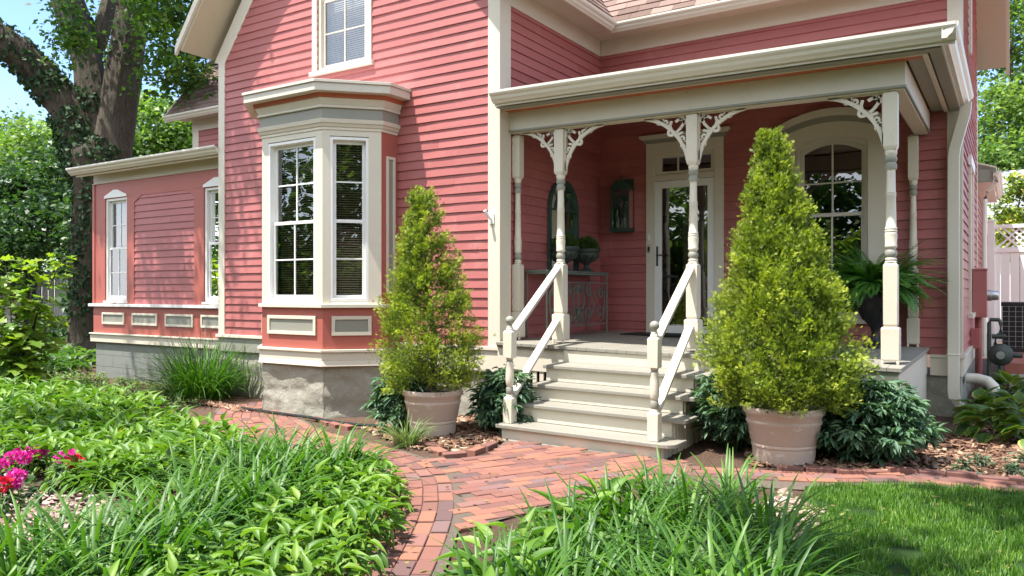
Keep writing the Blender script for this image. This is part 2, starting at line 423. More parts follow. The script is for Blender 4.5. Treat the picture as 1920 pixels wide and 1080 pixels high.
def arcs(P0, az, L, lean, curve, W, nseg=7, tip=.15):
    """arching blades: start P0, compass az, length L, first lean from upright, total bend"""
    n = len(P0); Q = np.zeros((n, nseg+1, 3)); Q[:, 0] = P0
    h = np.stack([np.cos(az), np.sin(az), np.zeros(n)], 1); ang = lean.copy()
    T = np.zeros((n, nseg+1, 3))
    for i in range(nseg+1):
        d = h*np.sin(ang)[:, None]; d[:, 2] = np.cos(ang); T[:, i] = d
        if i < nseg: Q[:, i+1] = Q[:, i]+d*(L/nseg)[:, None]
        ang = ang+curve/nseg*(.4+1.2*i/nseg)
    side = np.stack([-np.sin(az), np.cos(az), np.zeros(n)], 1)
    t = np.linspace(0, 1, nseg+1); wf = np.minimum(1, .55+t*2.0)*np.where(t > .6, 1-((t-.6)/.4)**1.6*(1-tip), 1)
    up = np.cross(side[:, None].repeat(nseg+1, 1), T)
    off = side[:, None]*(W[:, None]*wf[None])[:, :, None]*.5; f = -up*(W[:, None]*wf[None])[:, :, None]*.18
    V = np.stack([Q-off-f, Q, Q+off-f], 2).reshape(n, -1, 3)
    fs = []
    for i in range(nseg):
        a = 3*i; fs += [(a, a+1, a+4, a+3), (a+1, a+2, a+5, a+4)]
    fs = np.array(fs); F = fs[None]+(np.arange(n)*V.shape[1])[:, None, None]
    return V.reshape(-1, 3), F.reshape(-1, 4), V.shape[1]
def blades(centres, nb, L, W, lean=(.1, .7), curve=(.6, 1.9), spread=.05, nseg=7):
    P, az, R = [], [], []
    for (x, y, z) in centres:
        a = RNG.random(nb)*2*PI; r = spread*np.sqrt(RNG.random(nb))
        P.append(np.stack([x+r*np.cos(a), y+r*np.sin(a), np.full(nb, z)], 1)); az.append(a+RNG.normal(size=nb)*.5)
        R.append(np.clip(RNG.random()*.5+RNG.random(nb)*.5, 0, 1))
    P = np.concatenate(P); az = np.concatenate(az); R = np.concatenate(R); n = len(P)
    l = L*(.65+.5*RNG.random(n)); w = W*(.7+.6*RNG.random(n))
    V, F, k = arcs(P, az, l, RNG.uniform(*lean, n), RNG.uniform(*curve, n), w, nseg)
    return V, F, np.repeat(R, k)
T_HOSTA = strip(4, lambda t: (math.sin(PI*min(1, t*1.0)**.62)*1.0 if 0 < t < 1 else .06), lambda t: -.42*t*t, .16)
def rosettes(centres, nl, L, W, h, tmpl=T_HOSTA, pet=.6, tilt=(.2, 1.25)):
    """broad leaves on stalks, fanned round each centre"""
    P, D, Nn, R = [], [], [], []
    for (x, y, z) in centres:
        a = RNG.random(nl)*2*PI; e = RNG.random(nl)**.8; hh = h*(1-.75*e)*(.8+.4*RNG.random(nl)); r = pet*L*(.15+1.2*e)
        P.append(np.stack([x+r*np.cos(a), y+r*np.sin(a), z+hh], 1))
        el = 1.0-1.5*e+RNG.normal(size=nl)*.2
        a2 = a+RNG.normal(size=nl)*.35
        D.append(np.stack([np.cos(a2)*np.cos(el), np.sin(a2)*np.cos(el), np.sin(el)], 1))
        Nn.append(np.stack([-np.cos(a2)*np.sin(el), -np.sin(a2)*np.sin(el), np.cos(el)], 1)+RNG.normal(size=(nl, 3))*.18)
        R.append(np.clip(RNG.random()*.4+RNG.random(nl)*.6, 0, 1))
    P, D, Nn, R = map(np.concatenate, (P, D, Nn, R)); n = len(P)
    l = L*(.6+.6*RNG.random(n)); V, F = put(P, D, Nn, l, W*l/L, tmpl)
    return V, F, np.repeat(R, len(tmpl[0]))
# ------------------------------------------------------------------ the house
house = thing('house', 'red clapboard house with cream trim, bay window and spindled front porch', 'house', (-5, 10, 0))
house.location = (0, 0, 0)
YG, YB, YW, XR, XE = 7.5, 10.1, 7.8, -4.98, -.5     # gable wall, main wall, left wing wall, gable return, right end wall
FG, FB, FW = frame(0, YG, 1, 0), frame(0, YB, 1, 0), frame(0, YW, 1, 0)
FR, FE = frame(XR, 0, 0, 1), frame(XE, 0, 0, 1)
EXP = .1125
def fixf(v): return v if callable(v) else (lambda z, v=v: v)
def clap(mb, u0, u1, z0, z1, holes=(), e=EXP, wav=.004, lip=.017, zref=None):
    """real lapped boards: each course leans out to a lip at its foot"""
    u0, u1 = fixf(u0), fixf(u1); zr = z0 if zref is None else zref
    k0 = int(math.floor((z0-zr)/e+1e-6)); k1 = int(math.ceil((z1-zr)/e-1e-6))
    for k in range(k0, k1):
        a, b = zr+k*e, zr+(k+1)*e
        cuts = sorted({max(a, z0), min(b, z1)} | {z for h in holes for z in (h[2], h[3]) if max(a, z0) < z < min(b, z1)})
        sd = random.random()*100; joints = []
        for c0, c1 in zip(cuts[:-1], cuts[1:]):
            if c1-c0 < .004: continue
            zm = (c0+c1)/2
            segs = [(u0(zm), u1(zm))]
            for h in holes:
                if not (h[2] <= zm <= h[3]): continue
                h0, h1 = fixf(h[0])(zm), fixf(h[1])(zm); ns = []
                for s0, s1 in segs:
                    if h1 <= s0 or h0 >= s1: ns.append((s0, s1)); continue
                    if h0 > s0: ns.append((s0, h0))
                    if h1 < s1: ns.append((h1, s1))
                segs = ns
            if c0 == a or len(joints) == 0: joints = [random.uniform(u0(zm), u1(zm)) for _ in range(int((u1(zm)-u0(zm))/2.4+random.random()))]
            ns = []
            for s0, s1 in segs:
                for j in sorted(joints):
                    if s0+.2 < j < s1-.2: ns.append((s0, j)); s0 = j
                ns.append((s0, s1))
            segs = ns
            for s0, s1 in segs:
                if s1-s0 < .005: continue
                d0 = u0(c0)-u0(zm) if abs(s0-u0(zm)) < 1e-6 else 0; d1 = u1(c0)-u1(zm) if abs(s1-u1(zm)) < 1e-6 else 0
                n = max(1, int((s1-s0)/.30)); us = [s0+(s1-s0)*i/n for i in range(n+1)]
                vs = []
                for i, u in enumerate(us):
                    w = noise.noise((u*1.7, sd, 0))*wav if c0 == a else 0
                    lw = lip*(1+.45*noise.noise((u*1.3, sd+7+s0*9, 3)))
                    off = lambda z: .003+lw*(1-(z-a)/e)
                    sh0, sh1 = (d0 if i == 0 else 0)+(d1 if i == n else 0), -((d0 if i == 0 else 0)+(d1 if i == n else 0))
                    vs += [(u+sh0, -.012, c0-.008), (u+sh0, off(c0), c0+w), (u+sh1, off(c1), c1)]
                mb.add(vs, [(0, 2, 1), (3*n, 3*n+1, 3*n+2)]+[q for i in range(n) for q in ((3*i, 3*i+1, 3*i+4, 3*i+3), (3*i+1, 3*i+2, 3*i+5, 3*i+4))])
def part(mb, name, mats, bevel=.004, smooth=False, parent=None): return mb.build(name, mats, parent or house, smooth, bevel)

def window(F, u0, u1, z0, z1, zm, cols=2, rows=2, fw=.045, sw=.04, frame_mat='white', casing=None, sill=None, inset=.045, blinds=True, depth=.5, arch=0, curtain=False, name='window', one_sash=False, label=None, slat='blind'):
    """double-hung window: outer frame in the opening, two sashes one behind the other, panes, blind, dark room"""
    mb = MB(F)
    def arcz(u, zt): # arched head: rise at the middle
        c = (u0+u1)/2; hw = (u1-u0)/2; return zt+arch*(1-((u-c)/hw)**2)
    n = 10 if arch else 1
    top = [(u0+(u1-u0)*i/n, arcz(u0+(u1-u0)*i/n, z1)) for i in range(n+1)]
    outer = [(u0, z0)]+[(u1, z0)]+top[::-1]
    c = (u0+u1)/2
    def shrink(d): return [(u0+d, z0+d), (u1-d, z0+d)]+[(c+(p[0]-c)*(1-2*d/(u1-u0)), p[1]-d) for p in top[::-1]]
    mb.ring(outer, shrink(fw), -inset-.055, -.002)
    if casing: casing(mb)
    if sill: mb.box(u0-sill[0], u1+sill[0], -.05, sill[1], z0-sill[2], z0-.001)
    w = part(mb, name, [M[frame_mat], M['cream'], M['grey']], .003)
    if label: w['label'] = label
    a0, a1 = u0+fw, u1-fw
    def sash(zb, zt, nn, arched, nrow):
        m = MB(F); k = n if arched else 1
        tp = [(a0+(a1-a0)*i/k, (arcz(c+(a0+(a1-a0)*i/k-c)*(u1-u0)/(a1-a0), zt) if arched else zt)) for i in range(k+1)]
        o = [(a0, zb), (a1, zb)]+tp[::-1]
        hw = (a1-a0)/2
        inn = [(a0+sw, zb+sw), (a1-sw, zb+sw)]+[(c+(p[0]-c)*(1-sw/hw), p[1]-sw) for p in tp[::-1]]
        m.ring(o, inn, nn-.03, nn)
        for i in range(1, cols):
            uu = a0+(a1-a0)*i/cols; m.box(uu-.010, uu+.010, nn-.022, nn-.006, zb+sw-.002, (arcz(uu, zt) if arched else zt)-sw+.002)
        for j in range(1, nrow):
            zz = zb+sw+(zt-zb-2*sw)*j/nrow; m.box(a0+sw-.002, a1-sw+.002, nn-.021, nn-.007, zz-.009, zz+.009)
        so = part(m, 'sash', M[frame_mat], .002, parent=w)
        g = MB(F); g.add([(p[0], nn-.016, p[1]) for p in inn], [list(range(len(inn)))]); part(g, 'pane', M['glass'], 0, parent=w)
    if one_sash: sash(z0+fw, z1-fw, -inset, bool(arch), rows)
    else:
        sash(zm-sw*.5, z1-fw, -inset-.034, bool(arch), rows); sash(z0+fw, zm+sw*.5, -inset, False, rows)
    rm = MB(F); ztop = z1+arch; nb = -inset-.09
    rm.quad((u0-.02, -depth, z0-.02), (u1+.02, -depth, z0-.02), (u1+.02, -depth, ztop+.02), (u0-.02, -depth, ztop+.02))
    for (p, q) in (((u0-.02, z0-.02), (u1+.02, z0-.02)), ((u1+.02, z0-.02), (u1+.02, ztop+.02)), ((u1+.02, ztop+.02), (u0-.02, ztop+.02)), ((u0-.02, ztop+.02), (u0-.02, z0-.02))):
        rm.quad((p[0], -depth, p[1]), (q[0], -depth, q[1]), (q[0], nb, q[1]), (p[0], nb, p[1]))
    part(rm, 'room_interior', M['dark'], 0, parent=w)
    if blinds:
        b = MB(F); z = z0+fw+.02
        while z < z1-fw-.03:
            dz, dn = (.022, .012) if slat == 'blind_white' else (.014, .018)
            b.add([(a0+.012, nb-.02, z+.004), (a1-.012, nb-.02, z+.004), (a1-.012, nb-.02-dn, z+.004+dz), (a0+.012, nb-.02-dn, z+.004+dz)], [(0, 1, 2, 3)]); z += .029
        for q in (.22, .78):
            uu = a0+(a1-a0)*q; b.box(uu-.002, uu+.002, nb-.019, nb-.016, z0+fw+.02, z1-fw-.03)
        b.box(a0+.01, a1-.01, nb-.045, nb-.012, z1-fw-.04, z1-fw)
        part(b, 'blind', M[slat], 0, parent=w)
    if curtain:
        b = MB(F); k = 24; vs = []
        for i in range(k+1):
            u = a0+(a1-a0)*i/k; o = nb-.05+.012*math.sin(i*1.9)
            vs += [(u, o, z1-.45*(z1-z0)), (u, o, z1-fw)]
        b.add(vs, [(2*i, 2*i+2, 2*i+3, 2*i+1) for i in range(k)]); part(b, 'curtain', M['curtain'], 0, parent=w)
    return w

# ---- gable wall
RK = 1.3
gl = lambda z: max(-9.97, -9.98+(z-4.72)/RK); gr = lambda z: min(-5.0, -4.98-(z-4.72)/RK)
mb = MB(FG)
clap(mb, gl, gr, .70, 7.9, [(-7.92, -7.03, 4.25, 6.2), (-8.5, -6.56, .7, 3.3)])
part(mb, 'wall', M['red'], 0)
mb = MB(FG)      # corner boards, rake boards, drip cap, water table
mb.box(-10.0, -9.86, -.02, .026, .70, 4.9); mb.box(-5.12, -4.982, -.02, .026, .70, 4.76)
mb.prism([(-9.86, 4.72), (-7.42, 4.72+2.44*RK), (-7.42, 4.72+2.44*RK+.36), (-10.1, 4.76)], -.02, .024)
mb.prism([(-5.12, 4.72), (-7.42, 4.72+2.30*RK), (-7.42, 4.72+2.30*RK+.5), (-4.9, 4.80)], -.02, .0243)
mb.box(-10.03, -8.50, -.02, .055, .655, .699); mb.box(-6.56, -4.95, -.02, .055, .655, .699)
mb.box(-6.56, -4.97, -.02, .034, .40, .654)
part(mb, 'corner_trim', M['cream'])
mb = MB(FG); mb.box(-10.0, -8.5, -.02, .028, .45, .654); part(mb, 'water_table', M['grey'])
def rough_wall(F, u0, u1, z0, z1, n, mat, amp=.02, du=.06):
    mb = MB(F); nu = int((u1-u0)/du)+1; nz = int((z1-z0)/du)+1; vs = []
    for j in range(nz+1):
        for i in range(nu+1):
            u = u0+(u1-u0)*i/nu; z = z0+(z1-z0)*j/nz; x, y, _ = F(u, 0, z)
            vs.append((u, n+amp*noise.fractal((x*3.1, y*3.1, z*5.5), 1., 2., 4)*1.3, z))
    mb.add(vs, [(j*(nu+1)+i, j*(nu+1)+i+1, (j+1)*(nu+1)+i+1, (j+1)*(nu+1)+i) for j in range(nz) for i in range(nu)])
    return part(mb, 'foundation', M[mat], 0, True)
rough_wall(FG, -10.02, -8.5, -.4, .46, -.01, 'stone'); rough_wall(FG, -6.6, -4.99, -.4, .41, -.015, 'stone')
def upcase(mb):
    mb.box(-8.01, -7.922, -.05, .032, 4.30, 6.2); mb.box(-7.028, -6.93, -.05, .032, 4.30, 6.2)
    mb.box(-8.02, -6.92, -.05, .034, 6.2, 6.4); mb.box(-8.04, -6.90, -.05, .06, 4.245, 4.30)
window(FG, -7.92, -7.03, 4.30, 6.2, 5.25, 2, 2, frame_mat='creamworn', casing=upcase, slat='blind_white', label='upper sash window over the bay, blind drawn')

# ---- bay window
BAY = [(-8.58, 7.5), (-8.58, 7.2), (-8.09, 6.7), (-7.0, 6.7), (-6.51, 7.2), (-6.51, 7.5)]
def bayring(d):
    """bay outline pushed out by d"""
    s = d*math.tan(PI/8); x0, x1 = -8.58-d, -6.51+d
    return [(x0, 7.49), (x0, 7.2-s), (-8.09-s, 6.7-d), (-7.0+s, 6.7-d), (x1, 7.2-s), (x1, 7.49)]
def baysolid(mb, d, z0, z1, mi=0, d2=None):
    a = bayring(d); b = bayring(d if d2 is None else d2); k = len(a)
    vs = [(p[0], p[1], z0) for p in a]+[(p[0], p[1], z1) for p in b]
    mb.add(vs, [list(range(k))[::-1], list(range(k, 2*k))]+[(i, (i+1) % k, k+(i+1) % k, k+i) for i in range(k)], mi)
bayF = [(frame(BAY[i][0], BAY[i][1], *((lambda a, b: ((b[0]-a[0])/math.dist(a, b), (b[1]-a[1])/math.dist(a, b)))(BAY[i], BAY[i+1]))), math.dist(BAY[i], BAY[i+1])) for i in range(5)]
for (F, L) in bayF: rough_wall(F, 0, L, -.45, .435, -.012, 'stone', .022, .035)
mb = MB()
baysolid(mb, .045, .43, .50, 0, .03); baysolid(mb, .03, .5003, .60); baysolid(mb, .055, .6003, .632)
baysolid(mb, .045, 1.135, 1.178)
part(mb, 'bay_water_table', M['cream'])
mb = MB()
baysolid(mb, 0, .6323, 1.1347); part(mb, 'bay_panel_base', M['redflat'], 0)
# panels
def panel(F, u0, u1, z0, z1, fw=.042, n=.0, name='raised_panel', par=None):
    mb = MB(F); o = [(u0, z0), (u1, z0), (u1, z1), (u0, z1)]; i = [(u0+fw, z0+fw), (u1-fw, z0+fw), (u1-fw, z1-fw), (u0+fw, z1-fw)]
    mb.ring(o, i, n+.001, n+.022); mb.box(u0+fw*.6, u1-fw*.6, n+.0005, n+.006, z0+fw*.6, z1-fw*.6, 1)
    part(mb, name, [M['cream'], M['grey']], .004)
panel(bayF[2][0], .12, .985, .80, 1.035); panel(bayF[3][0], .105, .58, .80, 1.035); panel(bayF[1][0], .105, .58, .80, 1.035)
# faces with openings
def holed(mb, L, z0, z1, hole, t=.05, mi=0):
    h0, h1, a, b = hole
    mb.box(0.002, h0, -t, 0, z0, z1, mi); mb.box(h1, L-.002, -t, 0, z0, z1, mi)
    mb.box(h0, h1, -t, -.0005, z0, a, mi); mb.box(h0, h1, -t, -.0005, b, z1, mi)
OPA = (.115, .965, 1.178, 3.215); OPB = (.085, .545, 1.178, 3.215)
for i, op in ((1, (.148, .608, 1.178, 3.215)), (2, OPA), (3, OPB)):
    F, L = bayF[i]; mb = MB(F); holed(mb, L, 1.178, 3.33, op); part(mb, 'bay_casing', M['cream'], 0)
    window(F, op[0], op[1], 1.215, 3.205, 2.19, 2 if i == 2 else 1, 2, fw=.035, sw=.04, inset=.05, depth=.42,
           sill=(0, -.004, .036))
for i in (0, 4):
    F, L = bayF[i]; mb = MB(F); mb.box(0, L, -.04, 0, 1.178, 3.33); part(mb, 'bay_side_board', M['redflat'], 0)
    panel(F, .08, .235, 1.30, 3.0, .035)
    mb = MB(F); mb.box(0, .06, 0, .006, 1.178, 3.31) if i == 0 else mb.box(0, .028, 0, .008, 1.178, 3.31)
mb = MB()
baysolid(mb, .012, 3.285, 3.32); baysolid(mb, .022, 3.3203, 3.36, 0, .04); baysolid(mb, .05, 3.3603, 3.41, 0, .062)
baysolid(mb, .055, 3.545, 3.575); baysolid(mb, .045, 3.5753, 3.655, 0, .085)
part(mb, 'bay_cornice', M['cream'], .004)
mb = MB(); baysolid(mb, .026, 3.4103, 3.5447); part(mb, 'bay_frieze', M['grey'], 0)
mb = MB(); baysolid(mb, .095, 3.6553, 3.735, 0, .12); part(mb, 'bay_soffit', M['rust'], 0)
mb = MB(); baysolid(mb, .215, 3.705, 3.80); baysolid(mb, .235, 3.8003, 3.835); baysolid(mb, .235, 3.8353, 3.93, 1, -.28)
part(mb, 'bay_roof', [M['creamworn'], M['white']], .004)

# ---- return wall (gable side facing the porch), main wall, right end wall
mb = MB(FR); clap(mb, 7.55, 10.1, .62, 4.7, zref=.70); part(mb, 'wall', M['red'], 0)
mb = MB(FR)
mb.box(7.475, 7.71, -.02, .026, .70, 4.70); mb.box(7.5, 10.07, -.02, .028, 4.68, 4.96)
part(mb, 'corner_trim', M['cream'])
rough_wall(FR, 7.5, 10.1, -.4, .41, -.015, 'stone')
DR = (-4.26, -3.22, .70, 3.27)       # door opening
arch_c, arch_hw = -1.865, .415
WB = (arch_c-arch_hw, arch_c+arch_hw)
mb = MB(FB)
clap(mb, -4.98, -.5, .62, 4.7, [DR, (WB[0], WB[1], 1.0, 3.10), (arch_c-.50, arch_c+.50, 3.10, 3.27)], zref=.70)
part(mb, 'wall', M['red'], 0)
mb = MB(FB)
mb.box(-4.95, XE+.03, -.02, .03, 4.68, 4.96); 
part(mb, 'frieze_board', M['cream'])
mb = MB(FB); mb.box(-.63, XE+.024, -.02, .026, .6185, 4.68); mb.box(-.80, XE+.05, -.02, .05, .585, .618); mb.box(-.80, XE+.03, -.02, .03, .38, .5845)
part(mb, 'corner_trim', M['cream'])
rough_wall(FB, -.85, XE, -.4, .385, -.012, 'stone')
mb = MB(FE); clap(mb, 10.12, 14.38, .62, 7.6, [(11.72, 12.42, 1.05, 2.95)], zref=.70)
part(mb, 'wall', M['red'], 0)
mb = MB(FE)
mb.box(10.076, 10.2, -.02, .024, .62, 4.9); mb.box(14.3, 14.42, -.02, .026, .62, 4.7)
mb.box(10.07, 14.42, -.02, .05, .585, .618); mb.box(10.075, 14.41, -.02, .03, .38, .5845)
part(mb, 'corner_trim', M['cream'])
mb = MB(FE); mb.box(11.66, 11.78, .0, .05, 4.4, 6.6); part(mb, 'upper_window_casing', M['cream'])
rough_wall(FE, 10.1, 14.4, -.4, .385, -.012, 'stone')
def ecase(mb):
    mb.box(11.61, 11.72, -.03, .045, 1.05, 2.95, 1); mb.box(12.42, 12.53, -.03, .045, 1.05, 2.95, 1); mb.box(11.55, 12.58, -.03, .055, 2.95, 3.08, 0); mb.box(11.57, 12.57, -.03, .07, .99, 1.05, 1)
window(FE, 11.72, 12.42, 1.05, 2.95, 2.0, 2, 2, casing=ecase)

# ---- upper left of the main block
mb = MB(FB); clap(mb, -14.3, -9.9, 4.0, 4.66, zref=.70); part(mb, 'wall', M['red'], 0)
mb = MB(FB); mb.box(-14.33, -9.9, -.02, .03, 4.64, 4.92); mb.box(-14.32, -14.12, -.02, .024, 3.9, 4.64); part(mb, 'corner_trim', M['cream'])
# ---- roofs: courses of shingles on each slope
def shingle_slope(mb, e0, e1, up, length, cut=None, course=.14, tab=.30):
    """e0..e1 eave edge, 'up' unit vector up the slope"""
    e0, e1, up = Vector(e0), Vector(e1), Vector(up).normalized(); d = (e1-e0); L = d.length; d.normalize(); nn = d.cross(up)
    if nn.z < 0: nn = -nn
    for k in range(int(length/course)):
        s0, s1 = k*course, (k+1)*course+.02
        u = -random.random()*tab
        while u < L:
            a, b = max(0, u), min(L, u+tab-.004); u += tab; tab_ = 0
            if b-a < .02: continue
            if cut and not cut((a+b)/2, s0): continue
            dr = random.uniform(-.006, .006); th = .016+random.uniform(-.002, .004)
            p = lambda q, s, h: tuple(e0+d*q+up*s+nn*h)
            mb.add([p(a, s0+dr, .001), p(b, s0+dr, .001), p(b, s0+dr, th), p(a, s0+dr, th), p(b, s1, .004), p(a, s1, .004)], [(0, 1, 2, 3), (3, 2, 4, 5)], 0, random.random())
pit = math.hypot(1, RK)
RT = .16
mb = MB()
shingle_slope(mb, (-5.6, 9.66, 4.97), (-.12, 9.66, 4.97), (0, 1, RK), 2.6)
shingle_slope(mb, (-4.54, 7.02, 4.97), (-4.54, 11.2, 4.97), (-1, 0, RK), 2.6)
shingle_slope(mb, (-14.62, 9.66, 4.93), (-9.2, 9.66, 4.93), (0, 1, RK), 4.2)
part(mb, 'roof_shingles', M['shingle'], 0)
def slab(mb, pts, t, mi=0):
    P = [Vector(p) for p in pts]; n = (P[1]-P[0]).cross(P[2]-P[0]).normalized()
    if n.z < 0: n = -n
    vs = [tuple(p) for p in P]+[tuple(p-n*t) for p in P]; k = len(P)
    mb.add(vs, [list(range(k)), list(range(k, 2*k))[::-1]]+[(i, (i+1) % k, k+(i+1) % k, k+i) for i in range(k)], mi)
zt = 4.97+RK*2.59
mb = MB()      # roof decks with soffit undersides
slab(mb, [(-14.6, 9.70, 4.96), (-.10, 9.70, 4.96), (-.10, 12.25, 4.96+RK*2.55), (-14.6, 12.25, 4.96+RK*2.55)], .08)
slab(mb, [(-14.6, 14.82, 4.96), (-.10, 14.82, 4.96), (-.10, 12.25, 4.96+RK*2.57), (-14.6, 12.25, 4.96+RK*2.57)], .08)
slab(mb, [(-4.58, 7.04, 4.96), (-4.58, 12.2, 4.96), (-7.43, 12.2, 4.96+RK*2.85), (-7.43, 7.04, 4.96+RK*2.85)], .08)
slab(mb, [(-10.32, 7.04, 4.90), (-10.32, 12.2, 4.90), (-7.43, 12.2, 4.90+RK*2.89), (-7.43, 7.04, 4.90+RK*2.89)], .08)
part(mb, 'roof_deck', M['soffit'], 0)
mb = MB()      # fascia boards along the rakes + boxed soffits
mb.T = lambda u, n, z: (u, 7.04-n, z)
mb.prism([(-10.36, 4.80), (-10.36, 4.93), (-7.43, 4.93+RK*2.93), (-7.43, 4.74+RK*2.93)], -.0, .045)
part(mb, 'fascia', M['cream'], .003); mb = MB()
mb.T = lambda u, n, z: (u, 7.04-n, z)
mb.prism([(-4.54, 4.80), (-4.54, 4.99), (-7.43, 4.99+RK*2.89), (-7.43, 4.74+RK*2.93)], -.0, .045)
part(mb, 'fascia', M['cream'], .003); mb = MB()
mb.T = lambda u, n, z: (-.10+n, u, z)
mb.prism([(9.66, 4.80), (9.66, 5.0), (12.25, 5.0+RK*2.59), (14.86, 5.0), (14.86, 4.80), (12.25, 4.80+RK*2.55)], 0, .05)
part(mb, 'fascia', M['cream'], .003); mb = MB()
mb.T = lambda u, n, z: (-14.6-n, u, z)
mb.prism([(9.66, 4.78), (9.66, 4.96), (12.25, 4.96+RK*2.59), (12.25, 4.78+RK*2.55)], 0, .04)
part(mb, 'fascia', M['cream'], .003)
mb = MB()
mb.box(-4.97, -.15, 9.72, 10.07, 4.90, 4.93); mb.box(-4.95, -4.62, 7.1, 9.71, 4.90, 4.93); part(mb, 'soffit', M['cream'], .003); mb = MB(); mb.box(-14.5, -9.9, 9.72, 10.07, 4.86, 4.89)
part(mb, 'soffit', M['cream'], .003)
def gutter(mb, a, b, out, z, w=.10, h=.115):
    """moulded eaves gutter from a to b, front pushed towards 'out'"""
    prof = [(0, 0), (.30, 0), (.42, .14), (.62, .30), (.72, .52), (.92, .66), (1, .80), (1, 1), (.9, 1), (.86, .84), (.1, .5), (0, .98)]
    vs = []
    for p in (a, b): vs += [(p[0]+out[0]*q*w, p[1]+out[1]*q*w, (p[2] if len(p) > 2 else z)+r*h) for q, r in prof]
    k = len(prof)
    mb.add(vs, [list(range(k))[::-1], list(range(k, 2*k))]+[(i, (i+1) % k, k+(i+1) % k, k+i) for i in range(k)])
mb = MB()
gutter(mb, (-4.60, 9.70), (-.08, 9.70), (0, -1), 4.84); gutter(mb, (-4.58, 7.04), (-4.58, 9.60), (1, 0), 4.84); part(mb, 'gutter', M['gutter'], 0)
mb = MB(); gutter(mb, (-14.64, 9.70), (-9.95, 9.70), (0, -1), 4.80); part(mb, 'gutter', M['gutter'], 0)
mb = MB(); gutter(mb, (-14.13, 7.52), (-10.0, 7.52), (0, -1), 3.395, .12, .12); part(mb, 'gutter', M['gutter'], 0)

# ---- left wing
mb = MB(FW)
clap(mb, lambda z: -12.69+max(0, (z-2.86))*1.9, lambda z: -10.99-max(0, (z-2.86))*1.9, 1.12, 2.99)
part(mb, 'wall', M['red'], 0)
mb = MB(FW)
W1, W2 = (-13.55, -12.88), (-10.77, -10.10)
WZ0, WZ1 = 1.17, 2.98
for a, b in ((-13.86, W1[0]), (W1[1], -12.66), (-11.02, W2[0]), (W2[1], -9.98)): mb.box(a, b, -.03, .02, 1.12, 2.97)
mb.box(-13.86, -9.98, -.03, .0203, 2.9703, 3.26)
for a, b in (W1, W2): mb.box(a, b, -.03, .0197, 1.12, WZ0)
mb.prism([(-12.662, 2.86), (-12.44, 2.975), (-12.662, 2.975)], .0, .0205); mb.prism([(-11.018, 2.86), (-11.018, 2.975), (-11.24, 2.975)], .0, .0205)
mb.box(-13.90, -9.98, -.05, .03, .6003, 1.069)
part(mb, 'flat_boards', M['redflat'], .002)
for (a, b) in (W1, W2):
    def head(mb, a=a, b=b):
        mb.prism([(a-.005, WZ1-.002), (b+.005, WZ1-.002), (b+.005, WZ1+.035), ((a+b)/2+.06, WZ1+.135), ((a+b)/2-.06, WZ1+.135), (a-.005, WZ1+.035)], -.02, .035)
    window(FW, a, b, WZ0, WZ1, 2.09, 2, 2, fw=.05, sw=.04, inset=.03, casing=head, blinds=False, curtain=True, depth=.8, sill=(.02, .045, .04))
mb = MB(FW)
mb.box(-13.98, -9.99, -.05, .085, 1.07, 1.118); part(mb, 'sill_ledge', M['white'], .004)
mb = MB(FW)
mb.box(-13.97, -9.97, -.05, .075, .575, .60); mb.box(-13.97, -9.97, -.05, .05, .44, .5748)
part(mb, 'water_table', M['cream'])
mb = MB(FW); mb.box(-13.90, -9.98, -.03, .03, 3.2603, 3.42); mb.box(-13.92, -9.98, -.03, .045, 3.245, 3.2602); part(mb, 'frieze_board', M['cream'])
mb = MB(FW); mb.box(-14.05, -9.98, -.03, .27, 3.4203, 3.46); mb.box(-14.02, -9.99, .24, .275, 3.36, 3.4198); part(mb, 'soffit', M['soffit'], .002)
mb = MB(FW); mb.box(-13.93, -13.86, -.03, .035, 1.119, 3.244); part(mb, 'corner_trim', M['redflat'])
for a, b in ((-13.88, -13.86), (-13.6, -12.92), (-12.69, -11.97), (-11.75, -11.01), (-10.81, -10.10)):
    if b-a > .1: panel(FW, a, b, .76, .965, .035, .03)
mb = MB(FW); mb.box(-13.87, -9.98, -.3, 0, -.45, .4398); part(mb, 'foundation', M['block'], 0)
mb = MB(frame(-13.86, 0, 0, -1)); clap(mb, -10.1, -7.8, .6, 3.4); part(mb, 'wall', M['red'], 0)
mb = MB(); slab(mb, [(-14.1, 7.5, 3.52), (-9.98, 7.5, 3.52), (-9.98, 10.1, 4.1), (-14.1, 10.1, 4.1)], .06); part(mb, 'wing_roof', M['shingle'], 0)

# ---- door with transom
mb = MB(FB)
mb.box(-4.26, -4.15, -.12, .03, .72, 3.36); mb.box(-3.30, -3.18, -.12, .03, .72, 3.36); mb.box(-4.15, -3.30, -.12, .0297, 3.20, 3.36)
mb.box(-4.15, -3.30, -.11, .015, 2.84, 2.92)
mb.box(-4.29, -3.15, -.02, .045, 3.3603, 3.41, 1)
mb.prism([(-4.31, 3.4103), (-3.13, 3.4103), (-3.09, 3.445), (-3.09, 3.47), (-4.35, 3.47), (-4.35, 3.445)], -.02, .075)
door = part(mb, 'front_door', [M['cream'], M['grey']], .003)
mb = MB(FB); o = [(-4.15, 2.92), (-3.30, 2.92), (-3.30, 3.20), (-4.15, 3.20)]
mb.ring(o, [(-4.05, 2.965), (-3.36, 2.965), (-3.36, 3.155), (-4.05, 3.155)], -.07, -.01)
for q in (.333, .667): u = -4.05+.69*q; mb.box(u-.009, u+.009, -.05, -.02, 2.963, 3.157)
mb.quad((-4.06, -.04, 2.96), (-3.35, -.04, 2.96), (-3.35, -.04, 3.16), (-4.06, -.04, 3.16), 1)
part(mb, 'transom', [M['cream'], M['glass']], 0, parent=door)
mb = MB(FB); o = [(-4.145, .735), (-3.305, .735), (-3.305, 2.835), (-4.145, 2.835)]
